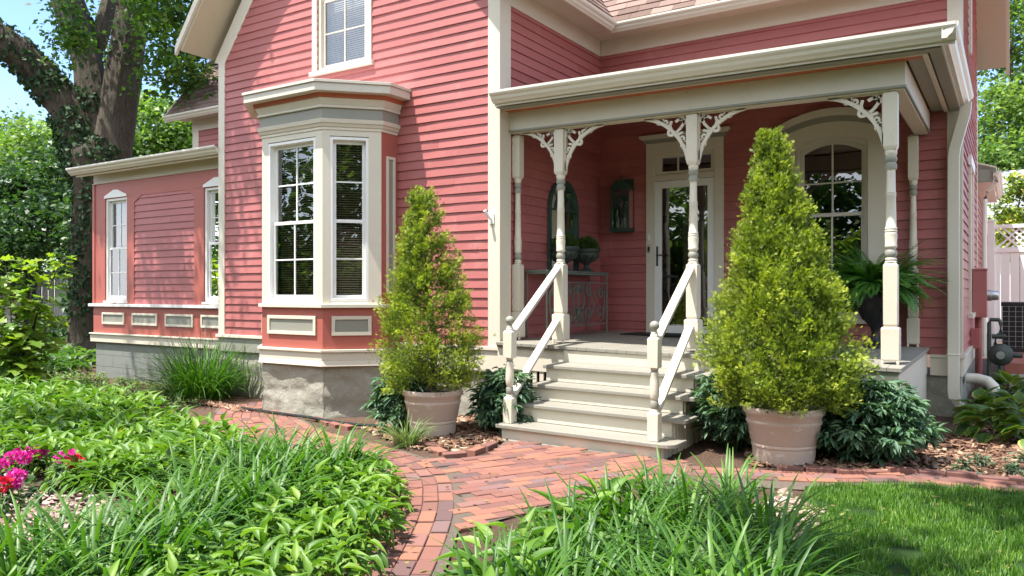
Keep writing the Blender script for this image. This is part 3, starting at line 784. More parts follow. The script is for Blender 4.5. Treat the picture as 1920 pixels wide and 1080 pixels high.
mb.ring(o, [(-4.045, .87), (-3.40, .87), (-3.40, 2.74), (-4.045, 2.74)], -.03, .012)
part(mb, 'storm_door', M['white'], .003, parent=door)
mb = MB(FB); mb.quad((-4.05, -.012, .86), (-3.39, -.012, .86), (-3.39, -.012, 2.75), (-4.05, -.012, 2.75)); part(mb, 'pane', M['glass'], 0, parent=door)
mb = MB(FB); mb.box(-3.78, -3.22, -.14, -.10, .73, 2.83); part(mb, 'inner_door', plain('dark_wood_door', (.075, .04, .026), .4), .004, parent=door)
mb = MB(FB); mb.box(-4.3, -3.1, -.9, -.88, .6, 3.3); mb.box(-4.3, -4.28, -.88, -.13, .6, 3.3); mb.box(-3.12, -3.1, -.88, -.13, .6, 3.3); part(mb, 'room_interior', M['dark'], 0, parent=door)
mb = MB(FB)
mb.box(-4.115, -4.09, .012, .022, 1.68, 1.95); mb.tube([(-4.10, .02, 1.83), (-4.10, .055, 1.83), (-4.06, .06, 1.828), (-3.98, .06, 1.826)], .009, 8)
part(mb, 'handle', M['black'], .002, True, parent=door)
mb = MB(FB); mb.box(-4.235, -4.195, .03, .045, 1.86, 1.97); mb.box(-4.231, -4.199, .0452, .048, 1.885, 1.945, 1); part(mb, 'keypad', [M['steel'], M['black']], .002, parent=door)
mb = MB(FB); mb.box(-4.228, -4.200, .03, .046, 2.03, 2.11); part(mb, 'doorbell', M['white'], .003, parent=door)
mb = MB(FB); mb.box(-4.20, -3.25, -.10, .07, .70, .732); part(mb, 'threshold', M['grey'], .003, parent=door)

# ---- arched window on the porch
def arcs_(uL, uR, zs, rise, n=14): return [(uL+(uR-uL)*i/n, zs+rise*(1-(2*i/n-1)**2)) for i in range(n+1)]
def awc(mb):
    o = [(-2.50, 1.0)]+arcs_(-2.50, -1.23, 3.235, .16)+[(-1.23, 1.0)]; i = [(WB[0], 1.0)]+arcs_(WB[0], WB[1], 3.12, .10)+[(WB[1], 1.0)]
    mb.ring(o, i, -.06, .032, 1, False)
    mb.ring(arcs_(-2.535, -1.195, 3.275, .19), arcs_(-2.52, -1.21, 3.222, .168), .0, .05, 2, False)
    mb.ring(arcs_(-2.60, -1.13, 3.325, .222), arcs_(-2.58, -1.15, 3.262, .197), .0, .095, 1, False)
    mb.box(-2.56, -1.17, -.02, .07, .95, 1.0, 1)
window(FB, WB[0], WB[1], 1.0, 3.12, 2.27, 2, 2, fw=.04, sw=.045, frame_mat='creamworn', casing=awc, arch=.10, blinds=False, depth=1.2, label='arched porch window with cream hood moulding')
# ------------------------------------------------------------------ porch (old and slightly out of level, as in the photograph)
zd = lambda x, y=7.4: .748-.0205*(x+4.3)+.008*(y-7.4)          # deck top
zl = lambda x: -.0135*(x+4.9)                                   # drop of the roof edge towards the right
TD = lambda a, b, c: (a, b, c+zd(a, b))
TLp = lambda a, b, c: (a, b, c+zl(a))
PXL, PXR = -4.95, -.80
mb = MB(TD)
y = 10.08
nb = 36
for i in range(nb):     # deck boards run front to back
    a = PXL+(PXR-PXL)*i/nb; b = PXL+(PXR-PXL)*(i+1)/nb
    mb.box(a+.0012, b-.0012, 7.38, 10.06, -.035+random.uniform(-.0008, .0008), random.uniform(-.0012, .0012))
mb.box(PXL, PXR-.02, 7.40, 10.05, -.06, -.0365)
part(mb, 'porch_deck', M['deck'], .003)
mb = MB(TD)
mb.box(PXL, PXR-.025, 7.42, 7.45, -.30, -.0605); mb.box(PXR-.055, PXR-.027, 7.452, 10.06, -.30, -.0605)
k = 0
x = PXL+.02
while x < PXR-.08:
    mb.box(x, x+.052, 7.43, 7.448, -.86, -.3005); x += .088
mb.box(PXL, PXR-.03, 7.448, 7.46, -.80, -.72)
yy = 7.46
while yy < 10.0:
    mb.box(PXR-.05, PXR-.032, yy, yy+.055, -.88, -.3005); yy += .060
part(mb, 'porch_skirt', M['cream'], .003)
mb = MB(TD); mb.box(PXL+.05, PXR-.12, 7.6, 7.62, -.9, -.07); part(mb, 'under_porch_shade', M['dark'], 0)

# ---- steps
stairs_T = lambda a, b, c: (a, b, c-.012*(a+4.1))
ST = [(6.15, .078), (6.44, .247), (6.71, .408), (6.99, .575)]
SXL, SXR = -4.08, -2.50
mb = MB(stairs_T)
def tread(y0, y1, z, xl, xr, r=.0):
    pts = [(xl, y0), (xr-r, y0)]+[(xr-r+r*math.sin(a), y0+r-r*math.cos(a)) for a in [PI/2*i/6 for i in range(1, 7)]]*(r > 0)+([(xr, y0)] if r == 0 else [])+[(xr, y1), (xl, y1)]
    mb.prism(pts, z-.036, z, 0, 'z')
for i, (y0, z) in enumerate(ST):
    y1 = ST[i+1][0]+.03 if i < 3 else 7.418
    tread(y0, y1-.0, z, SXL-(.05 if i == 0 else .02), SXR+.14, .12 if i == 0 else .05)
part(mb, 'step_tread', M['deck'], .006)
mb = MB(stairs_T)
zb = -.25
for i, (y0, z) in enumerate(ST):
    mb.box(SXL, SXR, y0+.035, y0+.06, (zb if i == 0 else ST[i-1][1]+.0005), z-.0365)
mb.box(SXL, SXR+.0, 7.395, 7.4185, ST[3][1]+.0005, .70)
for i, (y0, z) in enumerate(ST):
    y1 = ST[i+1][0]+.034 if i < 3 else 7.417
    mb.box(SXL+.001, SXL+.026, y0+.0605, y1, zb, z-.037); mb.box(SXR-.026, SXR-.001, y0+.0605, y1, zb, z-.037)
    for q in range(3):
        yq = y0+.07+q*(y1-y0-.08)/3; mb.box(SXR, SXR+.014, yq, yq+.055, zb, z-.037)
part(mb, 'step_riser', M['cream'], .003)

# ---- turned posts
def post(px, py, zb, zt, name='porch_post', half=False):
    mb = MB(); H = zt-zb; w0, w1 = .074, .058
    if half: w0, w1 = .062, .052
    def sq(a, b, w, ch=.012):
        k = ch; x0, x1, y0, y1 = px-w, px+w, py-w, py+w
        mb.box(x0, x1, y0, y1, a+k, b-k)
        for (z0, z1, wa, wb) in ((b-k, b, w, w-k), (a, a+k, w-k*.4, w)):
            vs = [(px+sx*q, py+sy*q, z) for q, z in ((wa, z0), (wb, z1)) for sx, sy in ((-1, -1), (1, -1), (1, 1), (-1, 1))]
            mb.add(vs, [(0, 1, 5, 4), (1, 2, 6, 5), (2, 3, 7, 6), (3, 0, 4, 7), (4, 5, 6, 7), (3, 2, 1, 0)])
    zs = lambda t: zb+t*2.44*H/2.44
    b1, b2, t1 = zb+.33*H/2.42, zb+.90*H/2.42, zt-.52*H/2.42
    sq(zb+.03, b1, w0); sq(b1, b2, w1, .02); sq(t1, zt+.01, w1, .03)
    for s in (-1, 1):
        mb.box(px+s*w0-(.022 if s > 0 else 0), px+s*w0+(.022 if s < 0 else 0), py-w0, py-w0+.022, zb, zb+.0302)
    L = t1-b2
    pr = [(0, .050), (.012, .050), (.02, .040), (.03, .047), (.045, .047), (.055, .038), (.07, .044), (.10, .051), (.135, .044), (.15, .036), (.17, .048), (.185, .050), (.20, .046), (.30, .050), (.325, .050), (.33, .045), (.34, .049),
          (.355, .049), (.36, .045), (.37, .049), (.385, .048), (.395, .043), (.55, .041), (.72, .038), (.735, .043), (.745, .038), (.752, .043), (.76, .038), (.768, .043), (.78, .037), (1.02, .034)]
    top = [(1.025, .046), (1.06, .048), (1.09, .044), (1.10, .036), (1.12, .048), (1.15, .050), (1.17, .040), (1.18, .045), (1.215, .050), (1.23, .046), (1.235, .050)]
    P = [(r*(1.05 if not half else .9), b2+t/1.235*L) for t, r in pr+top]
    gr = lambda z: 1 if (.058 < (z-b2)/L*1.235 < .152 or 1.04 < (z-b2)/L*1.235 < 1.165) else 0
    mb.lathe([(r, z) for r, z in P], (px, py, 0), 20, 0, gr)
    return part(mb, name, [M['cream'], M['grey']], .003, True)
PY = 7.75
PX = [-4.31, -2.76, -.925]
ZL0 = 3.178
for x in PX: post(x, PY, zd(x, PY), ZL0+zl(x))
post(-4.915, 7.80, zd(-4.9, 7.8), ZL0+zl(-4.9), 'porch_pilaster', True); post(-.965, 10.03, zd(-.965, 10), ZL0+zl(-.965)+.0, 'porch_pilaster', True)

# ---- fretwork brackets
def ribbon(mb, path, w, d0, d1, taper=None):
    n = len(path); L, R = [], []
    for i in range(n):
        a = path[max(0, i-1)]; b = path[min(n-1, i+1)]; dx, dz = b[0]-a[0], b[1]-a[1]; l = math.hypot(dx, dz) or 1
        ww = w*.5*(taper(i/(n-1)) if taper else 1)
        L.append((path[i][0]-dz/l*ww, path[i][1]+dx/l*ww)); R.append((path[i][0]+dz/l*ww, path[i][1]-dx/l*ww))
    mb.ring(L, R, d0, d1, 0, False)
def spiral(cx, cz, r0, a0, turns, n=22, r1=.012, sgn=1):
    return [(cx+(r0+(r1-r0)*i/n)*math.cos(a0+sgn*turns*2*PI*i/n), cz+(r0+(r1-r0)*i/n)*math.sin(a0+sgn*turns*2*PI*i/n)) for i in range(n+1)]
def bracket(x, s, S=.43):
    """s=+1 grows to the right of the post"""
    mb = MB(lambda u, n, z: (x+s*u*S, PY-n, ZL0+zl(x+s*u*S)+z*S-.001))
    t = .013
    ribbon(mb, [(.78*(1-math.cos(a))+.22*a/(PI/2), -1+.78*math.sin(a)+.22*a/(PI/2)) for a in [PI/2*i/18 for i in range(19)]], .075, -t, t)
    K = 1.12
    mb.box(0, 1.02, -t, t, -.025, .0); mb.box(0, .03, -t, t, -1.0, -.0255)
    D = t*.8
    ribbon(mb, [(K*(.235+.15*math.cos(a)-.06*math.sin(a)), K*(-.215+.15*math.sin(a)*.95-.06*math.cos(a))) for a in [.35*PI+1.75*PI*i/26 for i in range(27)]], .058, -D, D)
    for f in (0, 1):
        q = (lambda p: [(K*a, K*b) for a, b in p]) if f == 0 else (lambda p: [(-K*b, -K*a) for a, b in p])
        ribbon(mb, q([(.335, -.09), (.36, -.18), (.335, -.27), (.30, -.33)]), .055, -D, D)
        ribbon(mb, q(spiral(.445, -.115, .082, -2.4, 1.15)), .046, -D, D)
        ribbon(mb, q(spiral(.60, -.085, .055, -2.2, 1.0)), .03, -D, D)
        ribbon(mb, q([(.52, -.15), (.50, -.09), (.51, -.02)]), .03, -D, D)
        ribbon(mb, q([(.63, -.13), (.66, -.07), (.69, -.02)]), .028, -D, D)
        ribbon(mb, q(spiral(.12, -.06, .05, 2.6, .9, sgn=-1)), .046, -D, D)
    return part(mb, 'bracket', M['cream'], 0)
for x, s in ((PX[0]-.058, -1), (PX[0]+.058, 1), (PX[1]-.058, -1), (PX[1]+.058, 1), (PX[2]-.058, -1)): bracket(x, s, .43 if x < -4.3 else .47)

# ---- lintel and cornice
mb = MB(TLp)
mb.box(-4.955, -.80, 7.665, 7.835, 3.21, 3.425); mb.box(-.965, -.80, 7.8355, 10.06, 3.21, 3.425)
mb.box(-4.955, -.815, 7.68, 7.82, 3.178, 3.1875); mb.box(-.95, -.815, 7.8205, 10.06, 3.178, 3.1875)
part(mb, 'porch_lintel', M['cream'], .003)
mb = MB(TLp)
mb.box(-4.96, -.792, 7.655, 7.84, 3.188, 3.2098); mb.box(-.965, -.792, 7.8405, 10.06, 3.188, 3.2098)
mb.box(-4.95, -.50, 7.385, 7.50, 3.415, 3.50); mb.box(-.60, -.50, 7.5005, 10.06, 3.415, 3.50); mb.box(-.7855, -.66, 7.6645, 10.06, 3.43, 3.51)
part(mb, 'cornice_band', M['grey'], .003)
mb = MB(TLp); mb.box(-4.955, -.66, 7.5405, 7.664, 3.416, 3.51); part(mb, 'cornice_band', M['rust'], .003)
mb = MB(TLp)
mb.box(-4.955, -.615, 7.515, 7.54, 3.412, 3.49); mb.box(-.659, -.615, 7.5405, 10.06, 3.412, 3.49)
part(mb, 'cornice_moulding', M['cream'], .004)
mb = MB(TLp); mb.box(-4.96, -.40, 7.33, 7.83, 3.511, 3.53); mb.box(-.96, -.40, 7.8305, 10.07, 3.511, 3.53); part(mb, 'porch_soffit', M['grey'], 0)
mb = MB(TLp); slab(mb, [(-4.95, 7.84, 3.46), (-.97, 7.84, 3.46), (-.97, 10.07, 3.97), (-4.95, 10.07, 3.97)], .015); part(mb, 'porch_ceiling', M['cream'], 0)
mb = MB(TLp)
gutter(mb, (-4.93, 7.33, 3.445), (-.39, 7.33, 3.445), (0, -1), 0, .12, .125); gutter(mb, (-.49, 7.22, 3.444), (-.49, 10.04, 3.444), (1, 0), 0, .12, .125)
mb.box(-4.93, -.40, 7.3305, 7.345, 3.42, 3.56); mb.box(-.505, -.4905, 7.36, 10.04, 3.42, 3.56)
part(mb, 'gutter', M['gutter'], 0)
mb = MB(TLp); slab(mb, [(-4.97, 7.30, 3.575), (-.42, 7.30, 3.575), (-.9, 10.1, 4.05), (-4.97, 10.1, 4.05)], .03); slab(mb, [(-.42, 7.30, 3.572), (-.42, 10.1, 3.572), (-.9, 10.1, 4.048)], .03)
part(mb, 'porch_roof', M['shingle'], 0)
# ---- downspouts
mb = MB()
def rectpipe(mb, pts, w, d):
    P = [Vector(p) for p in pts]; vs = []
    for i, p in enumerate(P):
        t = (P[min(i+1, len(P)-1)]-P[max(i-1, 0)]).normalized(); a = Vector((1, 0, 0))
        if abs(t.x) > .3: a = Vector((t.z, 0, -t.x)).normalized() if abs(t.y) < .7 else Vector((1, 0, 0))
        b = t.cross(a).normalized()
        vs += [tuple(p+a*sx*w/2+b*sy*d/2) for sx, sy in ((-1, -1), (1, -1), (1, 1), (-1, 1))]
    k = len(P); mb.add(vs, [(0, 1, 2, 3), (4*k-4, 4*k-3, 4*k-2, 4*k-1)]+[(4*i+j, 4*i+(j+1) % 4, 4*i+4+(j+1) % 4, 4*i+4+j) for i in range(k-1) for j in range(4)])
rectpipe(mb, [(-.44, 9.96, 3.42), (-.45, 9.97, 3.30), (-.55, 10.0, 2.92), (-.56, 10.0, 2.8), (-.56, 10.0, .22), (-.55, 10.0, .13), (-.51, 9.99, .05), (-.44, 9.97, .015), (-.34, 9.95, .0)], .115, .085)
mb.box(-.625, -.495, 9.95, 10.06, .62, .64)
part(mb, 'downspout', M['gutter'], .006)
# ---- handrails and newels
def newel(x, y, zb):
    mb = MB(); w = .048
    def sq(a, b, w, ch):
        mb.box(x-w, x+w, y-w, y+w, a, b-ch); vs = [(x+sx*q, y+sy*q, z) for q, z in ((w, b-ch), (w-ch, b)) for sx, sy in ((-1, -1), (1, -1), (1, 1), (-1, 1))]
        mb.add(vs, [(0, 1, 5, 4), (1, 2, 6, 5), (2, 3, 7, 6), (3, 0, 4, 7), (4, 5, 6, 7), (3, 2, 1, 0)])
    sq(zb, zb+.25, w, .018); sq(zb+.62, zb+.885, w, .018)
    pr = [(.245, .036), (.26, .036), (.27, .030), (.285, .036), (.31, .037), (.335, .034), (.345, .028), (.36, .036), (.40, .041), (.44, .042), (.50, .038), (.555, .033), (.57, .036), (.58, .036), (.59, .027), (.605, .034), (.625, .034)]
    mb.lathe([(r, zb+z) for z, r in pr], (x, y, 0), 18, 0, lambda z: 1 if (.27 < z-zb < .345 or .58 < z-zb < .612) else 0)
    pf = [(.88, .036), (.90, .036), (.905, .030), (.925, .030)]
    mb.lathe([(r, zb+z) for z, r in pf], (x, y, 0), 18)
    o = part(mb, 'newel_post', [M['cream'], M['grey']], .003, True)
    m = MB(); R = .042; m.lathe([(.020, zb+.92), (.022, zb+.937)]+[(R*math.sin(a), zb+.978-R*math.cos(a)) for a in [.5+(PI-.52)*i/12 for i in range(13)]], (x, y, 0), 18)
    part(m, 'finial', M['grey'], 0, True, parent=o)
    return o
NW = [(-4.055, 6.29, .079), (-2.575, 6.27, .062)]
for q in NW: newel(*q)
def rail(a, b, w=.082, h=.038):
    mb = MB(); A, B = Vector(a), Vector(b); t = (B-A).normalized(); s = t.cross(Vector((0, 0, 1))).normalized(); n = s.cross(t)
    vs = [tuple(P+s*w/2*i+n*h/2*j) for P in (A, B) for i, j in ((-1, -1), (1, -1), (1, 1), (-1, 1))]
    mb.add(vs, [(0, 1, 2, 3), (4, 5, 6, 7), (0, 1, 5, 4), (1, 2, 6, 5), (2, 3, 7, 6), (3, 0, 4, 7)])
    part(mb, 'handrail', M['creamworn'], .006)
for (nx, ny, nz), x in zip(NW, PX[:2]):
    d = zd(x, PY)
    rail((nx, ny+.04, nz+.855), (x-.01, PY-.055, d+.845)); rail((nx, ny+.04, nz+.255), (x-.01, PY-.075, d+.255))
# ---- small rear lean-to on the right
mb = MB(frame(-.52, 0, 0, 1)); clap(mb, 14.5, 18, .5, 3.05); part(mb, 'wall', M['red'], 0)
mb = MB()
mb.box(-.6, -.27, 14.5, 14.56, 3.07, 3.27, 1); mb.box(-.6, -.27, 14.5605, 18, 3.08, 3.11); gutter(mb, (-.27, 14.46), (-.27, 18), (1, 0), 3.13, .11, .12)
slab(mb, [(-.22, 14.46, 3.30), (-.22, 18, 3.30), (-2.0, 18, 3.9), (-2.0, 14.46, 3.9)], .025)
part(mb, 'rear_eave', [M['cream'], M['grey']], .003)
mb = MB(); mb.tube([(-.22, 14.46, 3.16), (-.22, 14.46, 3.06), (-.34, 14.5, 2.92), (-.38, 14.5, 2.8), (-.39, 14.5, 1.5), (-.39, 14.5, .3)], .035, 8); part(mb, 'downspout', M['gutter'], 0, True)
# ---- utility bits fixed to the end wall
mb = MB(); mb.box(-.47, -.30, 12.35, 12.62, .98, 1.62); mb.box(-.475, -.295, 12.34, 12.63, 1.62, 1.645); mb.tube([(-.40, 12.5, .98), (-.40, 12.5, .12)], .045, 8); mb.box(-.48, -.37, 12.0, 12.2, .58, .84)
part(mb, 'electric_meter_box', M['red'], .006)
mb = MB(); mb.T = lambda a, b, c: (-.30+c, 12.48+a, 1.28+b); mb.lathe([(.075, 0), (.075, .05), (.065, .055), (.065, .12), (.055, .135)], (0, 0, 0), 18); part(mb, 'electric_meter', M['steel'], 0, True)
mb = MB(); mb.tube([(-.49, 11.1, .27), (-.36, 11.1, .27), (-.26, 11.05, .25), (-.20, 11.02, .19), (-.18, 11.0, .12)], .062, 12); part(mb, 'vent_pipe', M['gutter'], 0, True)

# ------------------------------------------------------------------ things on the porch
# console table
TB = thing('console_table', 'verdigris wrought-iron console table with scrollwork front against the porch side wall', 'table', (-4.78, 8.82, zd(-4.78, 8.8)))
th, tw, td = .80, 1.66, .30
mb = MB(); mb.box(-td/2, td/2, -tw/2, tw/2, th-.025, th); mb.box(-td/2-.01, td/2+.01, -tw/2-.01, tw/2+.01, th+.0003, th+.02); mb.build('tabletop', M['scroll'], TB, False, .004)
for sx in (-1, 1):
    for sy in (-1, 1):
        m = MB(); m.tube([(sx*(td/2-.015), sy*(tw/2-.02), th-.025), (sx*(td/2-.015), sy*(tw/2-.02), .03), (sx*(td/2-.0), sy*(tw/2-.02), .0)], .011, 6); m.build('leg', M['scroll'], TB)
mb = MB(lambda u, n, z: (td/2-.015+n, u, z))
def scr(cx, cz, r, a0, turns, sg=1): ribbon(mb, spiral(cx, cz, r, a0, turns, 26, .012, sg), .017, -.007, .007)
mb.box(-tw/2+.02, tw/2-.02, -.006, .006, th-.13, th-.118); mb.box(-tw/2+.02, tw/2-.02, -.006, .006, .13, .142); mb.box(-.006, .006, -.007, .007, .10, th-.118)
for s in (-1, 1):
    ribbon(mb, [(s*.02, th-.2), (s*.12, th-.25), (s*.17, th-.36), (s*.10, th-.48), (s*.02, .34)], .017, -.007, .007)
    scr(s*.075, th-.2, .06, 0, 1.3, s); scr(s*.30, th-.23, .10, 1.5, 1.4, s); scr(s*.28, .27, .11, -1.5, 1.4, -s); scr(s*.60, th-.24, .10, 1.5, 1.4, -s)
    scr(s*.60, .28, .12, -1.5, 1.4, s); scr(s*.07, .30, .065, 1.5, 1.3, s); scr(s*.07, .21, .05, -1.5, 1.2, s)
    ribbon(mb, [(s*.40, th-.23), (s*.46, th-.35), (s*.44, .40), (s*.39, .28)], .017, -.007, .007)
    ribbon(mb, [(s*.72, th-.22), (s*.74, .42), (s*.71, .28)], .017, -.007, .007)
mb.build('scrollwork', M['scroll'], TB)
# urns with moss balls
def urn(name, label, loc, r, h, mat, ball=None, seg=24, group=None):
    t = thing(name, label, 'urn', loc, group)
    pr = [(.50, 0), (.50, .06), (.40, .08), (.22, .18), (.18, .28), (.26, .36), (.55, .48), (.80, .62), (.88, .74), (.86, .80), (.93, .84), (1.0, .90), (1.0, .97), (.93, 1.0), (.84, .97), (.80, .86)]
    m = MB(); m.lathe([(a*r, b*h) for a, b in pr], (0, 0, 0), seg)
    for k in range(12):
        a = 2*PI*k/12; m.tube([(r*.60*math.cos(a), r*.60*math.sin(a), h*.50), (r*.86*math.cos(a), r*.86*math.sin(a), h*.66), (r*.9*math.cos(a), r*.9*math.sin(a), h*.75)], r*.06, 5)
    m.build('urn_bowl', mat, t, True)
    return t
for i, (yy, lab) in enumerate(((8.68, 'bronze urn with a clipped green ball standing in front of the arched mirror'), (9.28, 'bronze urn with a clipped green ball nearest the porch corner, right of the mirror'))):
    zt_ = zd(-4.78, 8.8)+th+.0204
    u = urn('urn', lab, (-4.77, yy, zt_), .185, .31, M['iron'], group='pair of urns on the console table')
    n = 2600; d = rdir(n, .3); d[:, 2] = np.abs(d[:, 2])*1.05; P = d*np.array((.165, .165, .17))+np.array((0, 0, .29)); Dn = nrm(d+RNG.normal(size=(n, 3))*.7)
    V, F = put(P-d*.02, Dn, rdir(n), .03+.02*RNG.random(n), .012+.0*RNG.random(n), T_LEAF)
    npmesh('moss_ball', V, F, M['leaf_box'], u, np.repeat(RNG.random(n), 4))
# arched mirror
MI = thing('arched_mirror', 'arched iron-framed window mirror hanging on the porch side wall', 'mirror', (XR+.03, 8.96, 2.35))
mb = MB(lambda u, n, z: (n, u, z))
def archo(hw, zb, zs): return [(-hw, zb), (hw, zb)]+[(hw*math.cos(a), zs+hw*math.sin(a)) for a in [PI*i/16 for i in range(17)]]
mb.ring(archo(.385, -.80, .05), archo(.345, -.76, .05), -.01, .03)
mb.box(-.345, .345, .0, .02, .03, .05); mb.box(-.008, .008, .0, .019, -.76, .39); mb.box(-.345, .345, .0, .018, -.36, -.345)
for a in (PI*.25, PI*.75): mb.tube([(0, .01, .05), (.34*math.cos(a), .01, .05+.34*math.sin(a))], .008, 5)
mb.ring(archo(.2, .04, .05)[1:], archo(.188, .05, .05)[1:], .0, .017, 0, False)
mb.build('mirror_frame', M['green'], MI)
mb = MB(lambda u, n, z: (n, u, z)); o = archo(.35, -.765, .05); mb.add([(a, -.002, b) for a, b in o], [list(range(len(o)))]); mb.build('mirror_glass', M['mirror'], MI)
# wall lantern
LN = thing('wall_lantern', 'tall green copper wall lantern with domed top beside the door', 'lantern', (-4.585, YB-.025, 2.16))
w, d, h = .14, .17, .74
mb = MB(lambda a, b, c: (a, -b, c))
mb.box(-w-.012, w+.012, -.0, d+.012, .02, .05); mb.box(-w, w, 0, d, 0, .0195)
for x in (-w, w-.022): mb.box(x, x+.022, d-.022, d, .0505, h-.16)
mb.box(-w, w, .0, .014, .0505, h)
mb.box(-w-.015, w+.015, 0, d+.015, h-.16, h-.135)
n = 10; o = [(w*math.cos(a), h-.134+.10*math.sin(a)) for a in [PI*i/n for i in range(n+1)]]
mb.prism(o, .001, d, 0); mb.lathe([(.03, h-.04), (.035, h-.02), (.012, h+.0), (.016, h+.015), (.003, h+.03)], (0, d*.5, 0), 10)
ar = [( -w+.022, .3)]+[]
mb.ring([(w*.86*math.cos(a), .0505+.42*math.sin(a)) for a in [PI*i/12 for i in range(13)]], [(w*.78*math.cos(a), .0505+.39*math.sin(a)) for a in [PI*i/12 for i in range(13)]], d-.02, d-.004, 0, False)
mb.build('lantern_body', M['green'], LN, False, .002)
mb = MB(lambda a, b, c: (a, -b, c)); mb.quad((-w+.02, d-.012, .05), (w-.02, d-.012, .05), (w-.02, d-.012, h-.16), (-w+.02, d-.012, h-.16)); mb.quad((-w+.004, .02, .05), (-w+.004, d-.02, .05), (-w+.004, d-.02, h-.16), (-w+.004, .02, h-.16)); mb.quad((w-.004, .02, .05), (w-.004, d-.02, .05), (w-.004, d-.02, h-.16), (w-.004, .02, h-.16)); mb.build('lantern_glass', M['glass'], LN)
mb = MB(lambda a, b, c: (a, -b, c)); mb.box(-w+.02, w-.02, .0145, .018, .06, h-.17); mb.build('lantern_back', M['green'], LN)
mb = MB(lambda a, b, c: (a, -b, c)); mb.prism([(-w+.03, .06), (w-.03, .06)]+[((w-.03)*math.cos(a), .24+.20*math.sin(a)) for a in [PI*i/12 for i in range(13)]], .0185, .021); mb.build('reflector', M['mirror'], LN)
mb = MB(lambda a, b, c: (a, -b, c))
for x in (-.05, .05): mb.lathe([(.012, .05), (.012, .2), (.004, .205)], (x, .09, 0), 10)
mb.build('candle', M['cream'], LN, True)
# door mat
mb = MB(); mb.box(-4.36, -3.30, 9.42, 9.98, zd(-3.8, 9.7)+.005, zd(-3.8, 9.7)+.022)
tag(mb.build('door_mat', plain('black_rubber', (.012, .012, .012), .9, bmp=.5, scale=30), None, False, .004), 'black rectangular door mat on the porch floor before the door', 'mat')
# flag-holder bracket on the corner board
BRK = thing('wall_bracket', 'small white flag-holder bracket screwed to the gable corner board', 'bracket', (-5.06, YG-.028, 2.17))
m = MB(); m.box(-.03, .03, -.012, 0, -.06, .06); m.build('plate', M['white'], BRK, False, .003)
m = MB(); m.tube([(0, -.01, -.01), (-.02, -.05, .03), (-.035, -.10, .09)], [.016, .018, .018], 10); m.tube([(0, -.012, -.03), (.005, -.05, -.035), (.01, -.055, -.06)], .009, 6); m.build('socket', M['white'], BRK, True)
# fern in a black urn
FU = (-1.30, 9.55)
fu = urn('fern_urn', 'black pedestal urn planted with a bushy fern beneath the arched window', (FU[0], FU[1], zd(FU[0], FU[1])+.002), .20, .62, M['black'])
c = np.array((0, 0, .60)); n = 250
az = RNG.random(n)*2*PI; P0 = np.stack([.07*np.cos(az), .07*np.sin(az), np.full(n, .60)], 1)
Ps, Ds, Ns, Ls, Rr = [], [], [], [], []
for i in range(n):
    L = RNG.uniform(.38, .80); lean = RNG.uniform(.05, 1.05); cv = RNG.uniform(.9, 2.1); p = P0[i].copy(); a = lean; k = 24
    h = np.array((math.cos(az[i]), math.sin(az[i]), 0)); sd = np.array((-h[1], h[0], 0)); r = RNG.random()
    for j in range(k):
        dvec = h*math.sin(a)+np.array((0, 0, math.cos(a))); p = p+dvec*L/k; a += cv/k; up = np.cross(sd, dvec)
        pl = .085*math.sin(PI*min(1, .12+.88*j/k))**.8
        for s in (-1, 1):
            Ps.append(p.copy()); Ds.append(sd*s+dvec*.45-up*(-.12)); Ns.append(up if up[2] > 0 else -up); Ls.append(pl); Rr.append(min(1, max(0, r*.7+RNG.random()*.3)))
V, F = put(np.array(Ps), np.array(Ds), np.array(Ns), np.array(Ls), np.array(Ls)*.0+.024, T_LEAF)
npmesh('fern', V, F, M['leaf_fern'], fu, np.repeat(Rr, 4))
# ------------------------------------------------------------------ ground, path, lawn
def sheet(name, xs, ys, zf, mat, kind='structure'):
    V = [(x, y, zf(x, y)) for y in ys for x in xs]; n = len(xs)
    F = [(j*n+i, j*n+i+1, (j+1)*n+i+1, (j+1)*n+i) for j in range(len(ys)-1) for i in range(n-1)]
    o = npmesh(name, V, F, mat, None, None, None, True); return tag(o, kind=kind)
def lin(a, b, n): return [a+(b-a)*i/n for i in range(n+1)]
def zg(x, y): return gz(x, y)+.02*noise.noise((x*.9, y*.9, 0))
sheet('ground', [-150, -80, -45]+lin(-30, 8, 120)+[20, 45, 150], [-150, -80, -40]+lin(-12, 22, 110)+[45, 80, 150], lambda x, y: zg(x, y) if (-30 <= x <= 8 and -12 <= y <= 22) else gz(x, y), M['ground'])
LAWN = [(-.93, 3.2), (-1.0, 4.6), (-1.25, 5.82), (-.98, 6.02), (-.58, 6.32), (.10, 6.46), (1.2, 6.5), (4, 6.45), (4, -4), (-.6, -4), (-.7, 1.5)]
m = MB(); m.add([(x, y, -.055) for x, y in LAWN], [list(range(len(LAWN)))]); tag(m.build('lawn', M['lawn'], fix=False), kind='structure')
m = MB(); m.add([(x, y, -.05) for x, y in ((-40, .2), (-.6, .2), (-.6, -4), (20, -4), (20, -60), (-40, -60))], [(0, 1, 2, 3, 4, 5)]); tag(m.build('street_lawn', M['lawn'], fix=False), kind='structure')
